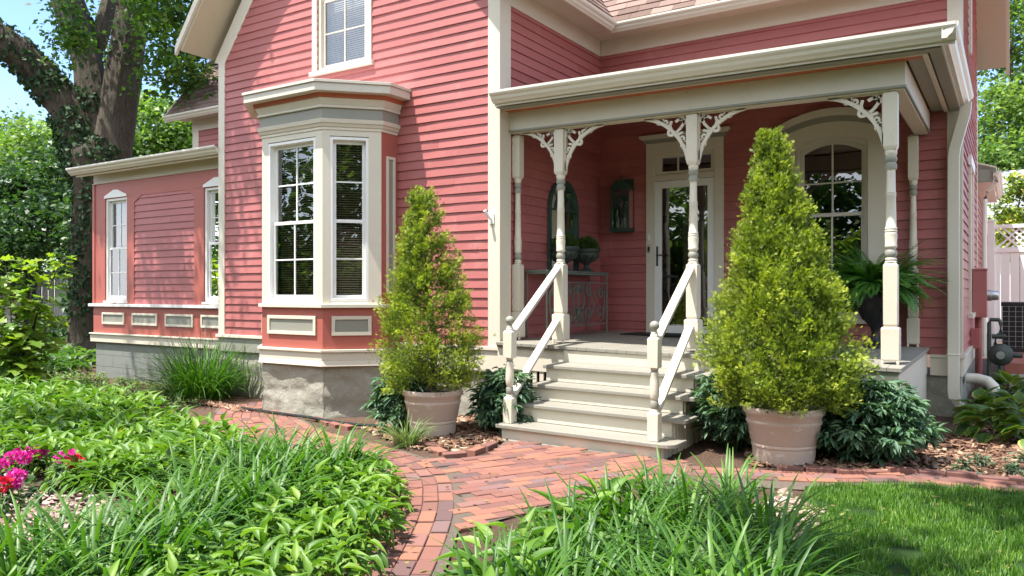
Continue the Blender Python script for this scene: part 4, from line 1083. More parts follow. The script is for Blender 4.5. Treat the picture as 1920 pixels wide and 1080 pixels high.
# --- brick path
def curve(pts, step=.02):
    P = [Vector((p[0], p[1], 0)) for p in pts]; P = [P[0]*2-P[1]]+P+[P[-1]*2-P[-2]]; out = []
    for i in range(1, len(P)-2):
        n = max(2, int((P[i+1]-P[i]).length/step))
        for k in range(n):
            t = k/n; a, b, c, d = P[i-1:i+3]
            out.append(.5*((2*b)+(c-a)*t+(2*a-5*b+4*c-d)*t*t+(3*b-a-3*c+d)*t**3))
    return out+[P[-2]]
bricks = MB()
BL, BW, GAP = .205, .098, .006
def brick(cx, cy, ang, l=BL, w=BW, lift=0):
    z = gz(cx, cy)+.022+lift+random.uniform(-.004, .004); ca, sa = math.cos(ang), math.sin(ang); tx, ty = random.uniform(-.012, .012), random.uniform(-.02, .02)
    vs = []
    for zz, q in ((z-.06, 0), (z-.004, 0), (z, .004)):
        for sx, sy in ((-1, -1), (1, -1), (1, 1), (-1, 1)):
            a, b = sx*(l/2-q), sy*(w/2-q); vs.append((cx+ca*a-sa*b, cy+sa*a+ca*b, zz+a*tx+b*ty))
    bricks.add(vs, [(8, 9, 10, 11)]+[(4*k+i, 4*k+(i+1) % 4, 4*k+4+(i+1) % 4, 4*k+4+i) for k in (0, 1) for i in range(4)], 0, min(1, max(0, random.gauss(.5, .27))))
MAINC = curve([(-8.6, 7.1), (-7.6, 6.2), (-6.4, 5.55), (-5.2, 5.0), (-4.15, 4.55), (-3.55, 3.95), (-3.05, 3.2), (-2.55, 2.3), (-2.0, 1.2), (-1.5, 0)])
near = {}
def dist_main(x, y): return min((p.x-x)**2+(p.y-y)**2 for p in MAINC[::6])**.5
HWm = .46
for r in range(-4, 5):
    off = r*(BW+GAP); s = random.random()*.2; acc = 0; nxt = s
    for a, b in zip(MAINC[:-1], MAINC[1:]):
        t = (b-a); L = t.length
        if L < 1e-6: continue
        tn = t/L; nn = Vector((-tn.y, tn.x, 0)); k = 1.0
        acc += L
        if acc >= nxt:
            brick(a.x+nn.x*off, a.y+nn.y*off, math.atan2(tn.y, tn.x)); nxt = acc+BL+GAP
APRON = [(-4.02, 6.16), (-3.78, 5.55), (-3.92, 5.28), (-4.35, 5.05), (-3.9, 4.4), (-3.3, 3.6), (-2.85, 3.2), (-2.6, 4.2), (-2.45, 5.0), (-2.25, 5.6), (-2.2, 6.16)]
ang = math.radians(62); ca, sa = math.cos(ang), math.sin(ang)
for r in range(-60, 90):
    for k in range(-20, 50):
        u = (k+.5*(r % 2))*(BL+GAP); v = r*(BW+GAP)
        x = -3.2+ca*u-sa*v; y = 4.9+sa*u+ca*v
        if inpoly(x, y, APRON) and dist_main(x, y) > HWm+.055: brick(x, y, ang)
for p, q in zip(MAINC[:-1], MAINC[1:]): pass
SIDE = curve([(-2.25, 5.72), (-1.6, 5.93), (-1.15, 6.12), (-.7, 6.42), (-.2, 6.52), (.4, 6.55), (1.6, 6.5)])
for r in range(0, 3):
    off = r*(BW+GAP); acc = 0; nxt = random.random()*.2
    for a, b in zip(SIDE[:-1], SIDE[1:]):
        t = b-a; L = t.length
        if L < 1e-6: continue
        tn = t/L; nn = Vector((-tn.y, tn.x, 0)); acc += L
        if acc >= nxt: brick(a.x+nn.x*off, a.y+nn.y*off, math.atan2(tn.y, tn.x)); nxt = acc+BL+GAP
tag(bricks.build('brick_path', M['brick'], fix=False), kind='structure')
m = MB()
def band(cv, hw, z):
    vs = []; c = cv[::5]
    for i, p in enumerate(c):
        t = (c[min(i+1, len(c)-1)]-c[max(0, i-1)]).normalized(); vs += [(p.x-t.y*hw, p.y+t.x*hw, gz(p.x, p.y)+z), (p.x+t.y*hw, p.y-t.x*hw, gz(p.x, p.y)+z)]
    m.add(vs, [(2*i, 2*i+1, 2*i+3, 2*i+2) for i in range(len(c)-1)])
band(MAINC, .52, .012); band(SIDE, .28, .0112)
m.add([(x, y, gz(x, y)+.0125) for x, y in APRON], [list(range(len(APRON)))])
tag(m.build('path_bed', M['sand'], fix=False), kind='structure')
# --- loose edging bricks
def edge(pts, label, grp, n, tone=.4):
    cv = curve(pts); tot = len(cv)
    for k in range(n):
        i = min(tot-2, int((k+.5)/n*tot)); p, q = cv[i], cv[i+1]; a = math.atan2(q.y-p.y, q.x-p.x)+random.uniform(-.06, .06)
        mb = MB(); l = .20; mb.box(-l/2, l/2, -.045, .045, -.03, .035+random.uniform(-.006, .01)); mb.r = [min(1, max(0, random.gauss(tone, .15)))]*len(mb.r)
        o = mb.build('edging_brick', M['brick'], None, False, .004); o.location = (p.x, p.y, gz(p.x, p.y)+.008); o.rotation_euler = (random.uniform(-.05, .05), random.uniform(-.04, .04), a)
        tag(o, label, 'brick', grp)
edge([(-1.55, 6.33), (-1.1, 6.42), (-.7, 6.72), (-.25, 6.80), (.15, 6.83)], 'dark red brick in the row edging the right-hand mulch bed', 'bricks edging the right bed', 9, .25)
edge([(-4.52, 5.62), (-4.25, 5.42), (-3.99, 5.30), (-3.95, 5.55), (-4.0, 5.95)], 'red brick edging the small mulch bed left of the steps', 'bricks edging the bed by the steps', 5, .4)
edge([(-7.05, 6.62), (-6.5, 6.38), (-6.05, 6.22)], 'red brick laid along the path in front of the bay window', 'bricks edging the bay', 4, .5)
# --- bark chips
def chips(name, polys, n, size, mat='chip'):
    P = []
    for poly in polys:
        xs = [p[0] for p in poly]; ys = [p[1] for p in poly]; c = 0
        while c < n//len(polys):
            x, y = random.uniform(min(xs), max(xs)), random.uniform(min(ys), max(ys))
            if inpoly(x, y, poly): P.append((x, y, gz(x, y)+.012+random.random()*.022)); c += 1
    P = np.array(P); k = len(P); a = RNG.random(k)*2*PI; D = np.stack([np.cos(a), np.sin(a), RNG.normal(size=k)*.25], 1); Nn = np.array((0, 0, 1.))+RNG.normal(size=(k, 3))*.35
    tv = np.array([(-.5, -.5, -.08), (.5, -.35, -.08), (.5, .4, -.08), (-.5, .5, -.08), (-.5, -.5, .08), (.5, -.35, .08), (.5, .4, .08), (-.5, .5, .08)]); tf = np.array([(4, 5, 6, 7), (0, 1, 5, 4), (1, 2, 6, 5), (2, 3, 7, 6), (3, 0, 4, 7)])
    L = size*(.4+1.1*RNG.random(k)); V, F = put(P, D, Nn, L, L*.5*(.5+RNG.random(k)), (tv, tf)); R = np.clip(RNG.normal(.5, .25, k), 0, 1)
    return tag(npmesh(name, V, F, M[mat], None, np.repeat(R, 8)), kind='stuff')
chips('bark_mulch', [[(-1.75, 6.3), (-1.1, 6.45), (-.6, 6.8), (.2, 6.85), (1.0, 7.4), (.6, 9.6), (-.3, 9.8), (-.8, 7.4), (-2.2, 7.3)], [(-5.9, 6.25), (-4.9, 5.55), (-4.35, 5.35), (-4.0, 5.3), (-4.0, 6.4), (-4.2, 7.3), (-6.2, 7.3)],
      [(-10.2, 7.5), (-10.0, 6.9), (-8.6, 6.7), (-8.1, 6.7), (-8.2, 6.4), (-8.9, 6.6), (-10.5, 6.8)]], 7500, .055)
chips('pale_mulch', [[(-8.6, 3.0), (-6.3, 3.05), (-5.3, 3.1), (-4.6, 2.6), (-4.4, 2.0), (-5.5, 1.9), (-8, 2.3)], [(-1.35, 5.6), (-1.0, 5.2), (-.92, 3.2), (-1.25, 3.2)]], 5000, .05, 'chip_pale')
lf = [(random.uniform(-5.5, 1), random.uniform(3, 6.6)) for _ in range(420)]
P = np.array([(x, y, gz(x, y)+.032+.02*random.random()) for x, y in lf if inpoly(x, y, LAWN) or dist_main(x, y) < .6 or inpoly(x, y, APRON)]); k = len(P)
D = rdir(k); D[:, 2] *= .2; V, F = put(P, D, np.array((0, 0, 1.))+RNG.normal(size=(k, 3))*.25, .025+.03*RNG.random(k), .018+.012*RNG.random(k), T_LEAF)
tag(npmesh('fallen_leaves', V, F, M['leaf_fallen'], None, np.repeat(RNG.random(k), 4)), kind='stuff')
# --- lawn blades
pts = []
for _ in range(60000):
    x, y = random.uniform(-1.2, 1.6), random.uniform(3.0, 6.5)
    if inpoly(x, y, LAWN) and noise.noise((x*3.1, y*3.1, 5)) > -.42: pts.append((x, y, -.056))
P = np.array(pts); n = len(P); az = RNG.random(n)*2*PI
pat = np.array([.5+.5*noise.noise((p[0]*2.2, p[1]*2.2, 3)) for p in pts])
pat2 = np.array([.5+.5*noise.noise((p[0]*.9, p[1]*.9, 9)) for p in pts])
V, F, k = arcs(P, az, (.022+.036*RNG.random(n))*(.7+.6*pat2), RNG.uniform(0, .7, n), RNG.uniform(.2, 1.3, n), .0035+.003*RNG.random(n), 2, .1)
tag(npmesh('lawn_grass', V, F, M['leaf_grass'], None, np.repeat(np.clip(pat*.55+RNG.random(n)*.38+.35*(RNG.random(n) > .96), 0, 1), k)), kind='stuff')
# --- rear brick patio with its stone edge
m = MB(); m.box(-.1, 9, 12.6, 21, -.3, .36); tag(m.build('rear_patio', plain('red_patio_brick', (.30, .10, .07), .8, var=.25, scale=14, bmp=.4)), kind='structure')
m = MB()
for i in range(7): m.box(-.05+i*.5, .43+i*.5, 12.25+.03*(i % 2), 12.58, -.3, .22+.015*(i % 3))
tag(m.build('patio_edge', M['stone'], None, False, .01), kind='structure')

# ------------------------------------------------------------------ beds
g = lambda poly, z=.22: [G(a, b, z) for a, b in poly]
def stuff(name, VFR, mat): V, F, R = VFR; return tag(npmesh(name, V, F, mat, None, R), kind='stuff')
HL = g([(150, 1090), (300, 1020), (450, 960), (560, 890), (640, 835), (700, 835), (745, 875), (745, 905), (695, 950), (645, 1000), (600, 1045), (510, 1100), (350, 1180), (150, 1180)])
c = [(x, y, gz(x, y)+.01) for x, y in scatter(HL, .105, 4500)]
hosta_parts = [rosettes(c, 28, .105, .036, .24)]
HB = g([(120, 830), (155, 760), (330, 745), (480, 785), (420, 815), (320, 840), (200, 850)])
c = [(x, y, gz(x, y)+.01) for x, y in scatter(HB, .13, 2500)]
hosta_parts.append(rosettes(c, 22, .135, .05, .26))
HD = g([(-60, 730), (160, 745), (140, 800), (60, 806), (-60, 800)])
c = [(x, y, gz(x, y)+.01) for x, y in scatter(HD, .16, 1600)]
hosta_parts.append(rosettes(c, 20, .15, .058, .28))
HT = g([(-40, 700), (140, 705), (330, 742), (160, 755), (-40, 745)], .15)
c = [(x, y, gz(x, y)+.01) for x, y in scatter(HT, .17, 1500)]
hosta_parts.append(rosettes(c, 20, .15, .058, .26))
HR = g([(835, 1120), (915, 1010), (1020, 945), (1120, 910), (1190, 890), (1150, 935), (1060, 985), (980, 1045), (930, 1130)])
c = [(x, y, gz(x, y)+.01) for x, y in scatter(HR, .14, 1200)]
hosta_parts.append(rosettes(c, 14, .17, .062, .27))
stuff('hosta_bed', cat(hosta_parts), M['leaf_hosta'])
DL = g([(-60, 1025), (60, 1000), (215, 975), (345, 900), (440, 840), (520, 822), (600, 830), (670, 848), (560, 890), (440, 950), (300, 1020), (130, 1090), (-60, 1100)], .2)
c = [(x, y, gz(x, y)) for x, y in scatter(DL, .25, 2500)]
lily = [blades(c, 75, .56, .019, (.05, 1.0), (.9, 2.3), .10)]
DR_ = g([(890, 1120), (990, 1040), (1060, 985), (1180, 920), (1240, 905), (1350, 905), (1430, 935), (1480, 985), (1490, 1060), (1440, 1130)], .18)
c = [(x, y, gz(x, y)) for x, y in scatter(DR_, .23, 2500)]
lily.append(blades(c, 66, .50, .018, (.05, 1.0), (.8, 2.2), .10))
stuff('daylily_bed', cat(lily), M['leaf_lily'])
# low ground cover in front of the wing and far-left lilies
GC = [(-15.5, 7.4), (-14, 6.3), (-11.5, 5.9), (-9.4, 6.1), (-8.8, 6.5), (-10.2, 7.0), (-12, 7.5), (-13.9, 7.7)]
c = [(x, y, gz(x, y)) for x, y in scatter(GC, .14, 2500) if RNG.random() < .75]
stuff('ground_cover', rosettes(c, 14, .075, .04, .10), M['leaf_cover'])
FLG = [(-18.5, 10.5), (-14.2, 7.9), (-14.0, 6.6), (-16, 5.6), (-19, 6.5)]
c = [(x, y, gz(x, y)) for x, y in scatter(FLG, .28, 1500)]
stuff('shade_ground_cover', rosettes(c, 16, .20, .10, .38), M['leaf_tree'])

# ------------------------------------------------------------------ individual plants
def grass_clump(name, label, cat_, x, y, nb, L, W, lean, curve_, spread, mat, group=None):
    z = gz(x, y); t = thing(name, label, cat_, (x, y, z), group)
    V, F, R = blades([(0, 0, 0)], nb, L, W, lean, curve_, spread); npmesh('blades', V, F, mat, t, R); return t
t = grass_clump('fountain_grass', 'tall fountain grass clump with arching blades before the gable foundation', 'grass', -9.75, 7.0, 760, 1.0, .012, (.05, 1.05), (.7, 2.0), .34, M['leaf_lily'])
n = 26; az = RNG.random(n)*2*PI; V, F, k = arcs(np.stack([.2*np.cos(az), .2*np.sin(az), np.zeros(n)], 1), az, .95+.25*RNG.random(n), RNG.uniform(.1, .5, n), RNG.uniform(.1, .5, n), np.full(n, .006), 6)
npmesh('seed_stems', V, F, plain('dark_stem', (.05, .035, .03), .8), t)
grass_clump('grass_tuft', 'small striped grass tuft at the brick edge left of the potted evergreen', 'grass', -4.62, 5.45, 110, .34, .011, (.1, .8), (.8, 2.0), .07, M['leaf_cover'])
for (x, y, lab) in ((-14.6, 7.15, 'orange daylily clump growing beyond the wing corner, right of its neighbour'), (-15.3, 6.75, 'orange daylily clump growing beyond the wing corner, nearer the yellow-green shrub')):
    t = grass_clump('daylily', lab, 'flower', x, y, 150, .62, .018, (.05, .7), (.7, 2.0), .12, M['leaf_lily'], 'orange daylilies by the wing')
    for q in range(3):
        a = RNG.random()*6; ex, ey, ez = .25*math.cos(a), .25*math.sin(a), .55+.1*RNG.random()
        P = np.tile((ex, ey, ez), (12, 1)); d = rdir(12, .8); V, F = put(P, d, rdir(12, .4), np.full(12, .07), np.full(12, .035), T_LEAF); npmesh('flower', V, F, M['petal_orange'], t, np.repeat(RNG.random(12), 4))
T_LANCE = strip(3, lambda t: max(.08, math.sin(PI*t**.85)), lambda t: -.22*t*t, .15)
def leaf_bush(name, label, x, y, rx, ry, h, nst, mat, leaf=.13, wid=.034, group=None, per=26, cat_='shrub'):
    """dome of compound leaves on stems"""
    z = gz(x, y); t = thing(name, label, cat_, (x, y, z), group)
    a = RNG.random(nst)*2*PI; r = np.sqrt(RNG.random(nst)); top = np.stack([rx*r*np.cos(a), ry*r*np.sin(a), h*(1-.62*r**2.2)*(.85+.25*RNG.random(nst))], 1)
    m = MB()
    for q in top: m.tube([(q[0]*.25, q[1]*.25, 0), (q[0]*.7, q[1]*.7, q[2]*.6), tuple(q)], [.007, .006, .004], 5)
    m.build('stems', M['leaf_dark'], t)
    P, D, Nn, R = [], [], [], []
    for q in top:
        r0 = RNG.random()
        for j in range(per):
            s = RNG.random()**.6; b = np.array((q[0]*(.35+.65*s), q[1]*(.35+.65*s), q[2]*(.25+.75*s))); aa = RNG.random()*2*PI
            o = np.array((math.cos(aa), math.sin(aa), RNG.normal()*.35)); e = b+o*leaf*RNG.uniform(.3, .9)
            for f in (-.55, 0, .55):
                ca_, sa_ = math.cos(aa+f), math.sin(aa+f); P.append(e); D.append((ca_, sa_, RNG.normal()*.35-.06)); Nn.append((RNG.normal()*.35, RNG.normal()*.35, 1)); R.append(min(1, max(0, r0*.5+RNG.random()*.55)))
    P, D, Nn = map(lambda q: np.array(q, float), (P, D, Nn)); n = len(P); L = leaf*(.65+.6*RNG.random(n))
    V, F = put(P, D, Nn, L, L*wid/leaf, T_LANCE); npmesh('foliage', V, F, mat, t, np.repeat(R, len(T_LANCE[0])))
    return t
leaf_bush('peony_bush', 'dark glossy peony bush between the bay window and the slimmer potted evergreen', -5.22, 6.12, .34, .32, .70, 46, M['leaf_peony'], .10, .030)
leaf_bush('peony_bush', 'dark glossy peony bush between the slimmer potted evergreen and the steps', -4.28, 6.55, .30, .32, .64, 44, M['leaf_peony'], .10, .030)
leaf_bush('peony_bush', 'dark glossy peony bush between the steps and the fuller potted evergreen', -2.08, 6.95, .40, .40, .74, 52, M['leaf_peony'], .10, .030)
leaf_bush('peony_bush', 'wide dark peony bush right of the fuller potted evergreen, the largest bush', -1.0, 7.02, .50, .40, .68, 90, M['leaf_peony'], .10, .032)

# potted evergreens
def spray_template():
    vs, fs = [], []
    def leafq(x, y, a, l, w):
        b = len(vs); c, s = math.cos(a), math.sin(a)
        for t, q in ((0, 0), (.45, -.5), (1, 0), (.45, .5)): vs.append((x+c*t*l-s*q*w, y+s*t*l+c*q*w, -.10*(x+c*t*l)**2+.03*(q != 0)))
        fs.append((b, b+1, b+2, b+3))
    leafq(0, 0, 0, 1, .14)
    for t in (.2, .5):
        for s in (-1, 1): leafq(t, 0, s*.7, .55*(1.15-t*.5), .13)
    return np.array(vs), np.array(fs)
T_SPRAY = spray_template()
def potted(name, label, x, y, pr, ph, pw, H, R0, nsp, size, seed, sparse=0, lean=0):
    z = gz(x, y); t = thing('potted_evergreen', label, 'potted tree', (x, y, z), 'pair of potted arborvitae flanking the steps')
    m = MB(); P = [(.70, 0), (.74, .01), (.78, .12), (.80, .30), (.825, .315), (.825, .345), (.80, .36), (.84, .40), (.93, .70), (.955, .72), (.955, .755), (.93, .77), (.94, .78), (.97, .86), (1.02, .885), (1.04, .93), (1.02, .985), (.98, 1.0), (.92, .985), (.90, .90)]
    m.lathe([(a*pr, b*ph) for a, b in P], (0, 0, 0), 40); m.build('pot', M['terra'], t, True)
    m = MB(); m.lathe([(.001, ph*.9), (pr*.6, ph*.915), (pr*.9, ph*.9)], (0, 0, 0), 20, caps=False); m.build('potting_soil', M['soil'], t)
    m = MB(); m.tube([(0, 0, ph*.85), (.02, .01, ph+.5), (.0+lean*.5, 0, ph+H*.5), (lean, 0, ph+H*.92)], [.035, .03, .02, .006], 8)
    rs = np.random.default_rng(seed); br = []
    pw = 1.12 if R0 > .5 else .95
    def rad(tt): return R0*1.06*((1-tt)**pw)*(.62+.38*min(1, tt/.12))+.04
    nb = 75
    for i in range(nb):
        tt = (i+.5)/nb*.92; a = rs.random()*2*PI; r = rad(tt)*rs.uniform(.55, .98); zz = ph+.04+tt*H
        m.tube([(lean*tt, 0, zz-.03), (lean*tt+r*.5*math.cos(a), r*.5*math.sin(a), zz+.02), (lean*tt+r*math.cos(a), r*math.sin(a), zz+.13)], [.008, .006, .003], 4); br.append((tt, a))
    m.build('trunk', M['bark'], t)
    # plumes of flat sprays, gaps between them; inner shade and tip highlights put into colour
    P, D, Nn, Rr = [], [], [], []
    npl = nsp; k = 0
    while k < npl:
        tt = rs.random()**1.25*.99; a = rs.random()*2*PI; rr = rad(tt)
        if sparse and noise.noise((math.cos(a)*1.4+seed, math.sin(a)*1.4, tt*5.0)) > .30-sparse and tt < .9: k += 1; continue
        bulge = 1+.34*noise.noise((math.cos(a)*1.8+seed*3, math.sin(a)*1.8, tt*6))
        off = rr*bulge*(rs.uniform(.70, .96) if rs.random() < .8 else rs.uniform(.2, .7)); h = np.array((math.cos(a), math.sin(a), 0))
        c = np.array((lean*tt, 0, ph+.02+tt*H))+h*off; ax = nrm(h*.55+np.array((0, 0, 1.))*(.35+.9*tt)+rs.normal(size=3)*.22)
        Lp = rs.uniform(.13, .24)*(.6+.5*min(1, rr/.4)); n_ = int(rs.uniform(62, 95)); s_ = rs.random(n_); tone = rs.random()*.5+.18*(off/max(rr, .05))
        w = Lp*.25*np.sin(PI*np.clip(.15+.8*s_, 0, 1))
        q = c+ax*(s_*Lp)[:, None]+rs.normal(size=(n_, 3))*w[:, None]; q[:, 2] = np.maximum(q[:, 2], ph-.02)
        d = ax*1.0+rs.normal(size=(n_, 3))*.34
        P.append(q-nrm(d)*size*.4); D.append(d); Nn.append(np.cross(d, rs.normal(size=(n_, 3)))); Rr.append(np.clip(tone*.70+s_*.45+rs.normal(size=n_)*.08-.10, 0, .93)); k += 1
    P, D, Nn, Rr = map(np.concatenate, (P, D, Nn, Rr)); n = len(P); L = size*(.65+.7*rs.random(n))
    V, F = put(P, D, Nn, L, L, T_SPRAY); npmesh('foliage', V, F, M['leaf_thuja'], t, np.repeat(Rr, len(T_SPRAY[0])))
    return t
potted('potted_evergreen', 'slimmer sparser conical evergreen in a pale terracotta pot left of the steps', -4.80, 6.05, .288, .46, 0, 1.86, .445, 560, .034, 5, .12, -.14)
potted('potted_evergreen', 'taller fuller conical evergreen in a pale terracotta pot right of the steps', -1.60, 6.66, .315, .47, 0, 2.16, .535, 950, .034, 8, 0, -.10)

# geraniums
def geranium(x, y, label, heads, spread):
    z = gz(x, y); t = thing('geranium', label, 'flower', (x, y, z), 'geraniums in the mulch patch')
    V, F, R = rosettes([(RNG.normal()*.06, RNG.normal()*.06, .02) for _ in range(4)], 12, .06, .055, .16); npmesh('leaves', V, F, M['leaf_dark'], t, R)
    for (mat, k) in heads:
        for _ in range(k):
            a = RNG.random()*6.28; r = spread*math.sqrt(RNG.random()); hx, hy, hz = r*math.cos(a), r*math.sin(a), .17+.10*RNG.random()
            n = 80; d = rdir(n, .5); P = np.array((hx, hy, hz))+d*np.array((.055, .055, .042)); V, F = put(P-d*.012, nrm(d+RNG.normal(size=(n, 3))*.9), rdir(n, .6), np.full(n, .032), np.full(n, .026), T_LEAF)
            npmesh('flower_head', V, F, M[mat], t, np.repeat(RNG.random(n), 4))
            m = MB(); m.tube([(hx*.4, hy*.4, 0), (hx*.8, hy*.8, hz*.6), (hx, hy, hz)], .004, 5); m.build('stalk', M['leaf_cover'], t)
for px, py, lab, hd, sp in ((14, 832, 'magenta geranium at the left edge of the picture, left of the tallest', (('petal_pink', 4),), .13), (66, 812, 'tallest magenta geranium, bushiest of the mulch patch', (('petal_pink', 5),), .15), (45, 868, 'low magenta geranium in front of the tallest one', (('petal_pink', 3),), .14),
                            (108, 828, 'hot pink geranium right of the tallest one', (('petal_pink', 3),), .13), (-2, 885, 'red geranium cut off by the left edge of the picture', (('petal_red', 2),), .08), (138, 842, 'small scarlet geranium alone at the right end of the patch', (('petal_red', 1),), .03)):
    x, y = G(px, py, .17); geranium(x, y, lab, hd, sp)

# hostas by the right wall
T_HBIG = strip(4, lambda t: (math.sin(PI*t**.7) if 0 < t < 1 else .08), lambda t: .10*t-.42*t*t, .10)
def hosta(x, y, label, nl, L, h, group='variegated hostas by the right wall', zz=None):
    z = gz(x, y) if zz is None else zz; t = thing('hosta', label, 'plant', (x, y, z), group)
    st = RNG.bit_generator.state
    V, F, R = rosettes([(0, 0, .01)], nl, L, L*.62, h, T_HBIG, .75); npmesh('leaves', V, F, M['leaf_peony'] if False else M['leaf_tree'], t, R)
    RNG.bit_generator.state = st
    V2, F2, R2 = rosettes([(0, 0, .004)], nl, L*1.0, L*.86, h, T_HBIG, .75); V2[:, 2] -= .004; npmesh('leaf_margins', V2, F2, M['leaf_edge'], t, R2)
for x, y, lab, nl, L, h in ((-.18, 8.75, 'large yellow-edged hosta nearest the mulch, right of the downspout', 46, .20, .34), (.18, 8.45, 'yellow-edged hosta at the right edge of the picture', 42, .20, .32), (.05, 9.5, 'yellow-edged hosta behind the front pair', 40, .20, .30), (-.30, 9.75, 'small hosta tucked beside the downspout foot', 30, .17, .26)): hosta(x, y, lab, nl, L, h)
hosta(-.02, 11.6, 'lone bright hosta farther back beneath the gas meter', 34, .20, .30)
c = [(x, y, gz(x, y)) for x, y in scatter([(-.4, 9.9), (1.2, 9.7), (1.2, 12.2), (-.35, 12.2)], .16, 700)]
stuff('vinca_cover', rosettes(c, 12, .10, .05, .15), M['leaf_dark'])
for x, y, lab in ((-.22, 7.35, 'low grey-green sedum, palest tuft in the right mulch bed'), (-.35, 6.98, 'small blue-green sedum near the edging bricks'), (.02, 7.05, 'small blue-green sedum at the right of the mulch bed'), (.08, 7.6, 'small blue-green sedum by the right picture edge')):
    t = thing('sedum', lab, 'plant', (x, y, gz(x, y)), 'sedums in the right bed'); V, F, R = rosettes([(RNG.normal()*.04, RNG.normal()*.04, .01) for _ in range(7)], 12, .05, .02, .07); npmesh('leaves', V, F, M['leaf_blue'], t, R)
# drip hose
m = MB(); cv = [(-8.3, 6.55), (-7.6, 6.52), (-7.0, 6.50), (-6.5, 6.42), (-6.0, 6.32), (-5.75, 6.30)]
m.tube([(x, y, gz(x, y)+.045) for x, y in cv], .017, 8); tag(m.build('drip_hose', M['black'], None, True), 'black rubber drip hose lying along the brick path under the bay window', 'hose')
# ------------------------------------------------------------------ the big old tree beyond the wing
BT = (-16.9, 9.45, -.2)
t = thing('old_tree', 'massive ivy-clad old tree with three great limbs beyond the left wing', 'tree', BT)
def wob(path, amp, n=4):
    P = curve3(path); return P
def curve3(pts, n=6):
    P = [Vector(p) for p in pts]; P = [P[0]*2-P[1]]+P+[P[-1]*2-P[-2]]; out = []
    for i in range(1, len(P)-2):
        for k in range(n):
            t_ = k/n; a, b, c, d = P[i-1:i+3]; out.append(.5*((2*b)+(c-a)*t_+(2*a-5*b+4*c-d)*t_*t_+(3*b-a-3*c+d)*t_**3))
    return out+[P[-2]]
def limb(mb, pts, rads, seg=16, rough=.10, seed=0):
    P = curve3(pts); n = len(P); R = [np.interp(i/(n-1), np.linspace(0, 1, len(rads)), rads) for i in range(n)]
    vs = []
    for i, p in enumerate(P):
        tt = (P[min(i+1, n-1)]-P[max(i-1, 0)]).normalized(); a = tt.cross(Vector((0, 1, 0))).normalized(); b = a.cross(tt).normalized()
        for k in range(seg):
            w = 2*PI*k/seg; r = R[i]*(1+rough*1.6*noise.noise((math.cos(w)*1.5+seed, math.sin(w)*1.5, p.z*.7))+rough*.5*math.sin(5*w+seed+p.z*.4))
            vs.append(tuple(p+a*math.cos(w)*r+b*math.sin(w)*r))
    mb.add(vs, [(i*seg+k, i*seg+(k+1) % seg, (i+1)*seg+(k+1) % seg, (i+1)*seg+k) for i in range(n-1) for k in range(seg)])
    return P, R
mb = MB(); sk = []
def wp(px, py, d): 
    u = (px-960)/FPX; v = (547-py)/FPX; return ((-sY+cY*u)*d-BT[0], (cY+sY*u)*d-BT[1], EYE+v*d-BT[2])
TP = [wp(150, 690, 17), wp(160, 640, 17), wp(163, 560, 17), wp(168, 460, 17), wp(185, 360, 17), wp(190, 290, 17), wp(190, 230, 17)]
sk.append(limb(mb, TP, [.56, .36, .30, .34, .46, .54, .15], 20, .16, 1))
sk.append(limb(mb, [wp(170, 330, 17), wp(140, 230, 16.9), wp(85, 150, 16.7), wp(30, 95, 16.4), wp(-60, 30, 16), wp(-200, -80, 15)], [.46, .38, .34, .31, .28, .2], 16, .12, 2))
sk.append(limb(mb, [wp(185, 330, 17), wp(175, 220, 17.1), wp(165, 120, 17.2), wp(135, 20, 17.2), wp(100, -80, 17), wp(60, -300, 16.5)], [.45, .36, .32, .31, .28, .2], 16, .12, 3))
sk.append(limb(mb, [wp(205, 320, 17), wp(225, 200, 17.1), wp(240, 100, 17.1), wp(255, 0, 17), wp(270, -120, 16.6), wp(330, -320, 15.5)], [.46, .37, .34, .32, .28, .2], 16, .12, 4))
sk.append(limb(mb, [wp(165, 120, 17.2), wp(190, 60, 17.4), wp(205, 0, 17.6), wp(215, -80, 17.6)], [.22, .18, .16, .12], 10, .1, 5))
for a in (-.9, .2, 1.2, 2.2, 3.4, 4.4): limb(mb, [(0, 0, .5), (.3*math.cos(a), .3*math.sin(a), .15), (.8*math.cos(a), .8*math.sin(a), -.15)], [.34, .26, .12], 8, .1, a)
mb.build('trunk', M['bark'], t, True, fix=True)
# ivy on the bark
P, D, Nn = [], [], []
for si, (path, R) in enumerate(sk[:4]):
    for i in range(len(path)-1):
        p, q = path[i], path[i+1]; L = (q-p).length; tt = (q-p).normalized(); a = tt.cross(Vector((0, 1, 0))).normalized(); b = a.cross(tt)
        zz = p.z
        dens = {0: (140 if zz < 1.0 else 800), 1: 900 if zz < 6.2 else 600, 2: 800 if zz < 5.8 else (90 if zz < 6.9 else 260), 3: 700 if zz < 5.4 else 170}[si]*R[i]
        for _ in range(int(dens*L*2.2)):
            w = random.random()*2*PI; c = p.lerp(q, random.random()); nn = noise.noise((c.x*1.3, c.y*1.3, c.z*1.1+si))
            if nn < -.12+.1*(si == 2): continue
            o = a*math.cos(w)+b*math.sin(w); r = R[i]*(1.04+.30*max(0, nn)*random.random())+.02
            P.append(tuple(c+o*r)); Nn.append(tuple(o+Vector((random.gauss(0, .5), random.gauss(0, .5), random.gauss(.35, .5))))); D.append((random.gauss(0, .6), random.gauss(0, .6), random.gauss(-.8, .5)))
P, D, Nn = map(np.array, (P, D, Nn)); n = len(P); L = .065+.07*RNG.random(n); V, F = put(P, D, Nn, L, L*.85, T_LEAF)
npmesh('ivy', V, F, M['leaf_ivy'], t, np.repeat(np.clip(RNG.random(n)**1.3, 0, 1), 4))
def rel(blobs, o): return [(b[0]-o[0], b[1]-o[1], b[2]-o[2])+tuple(b[3:]) for b in blobs]
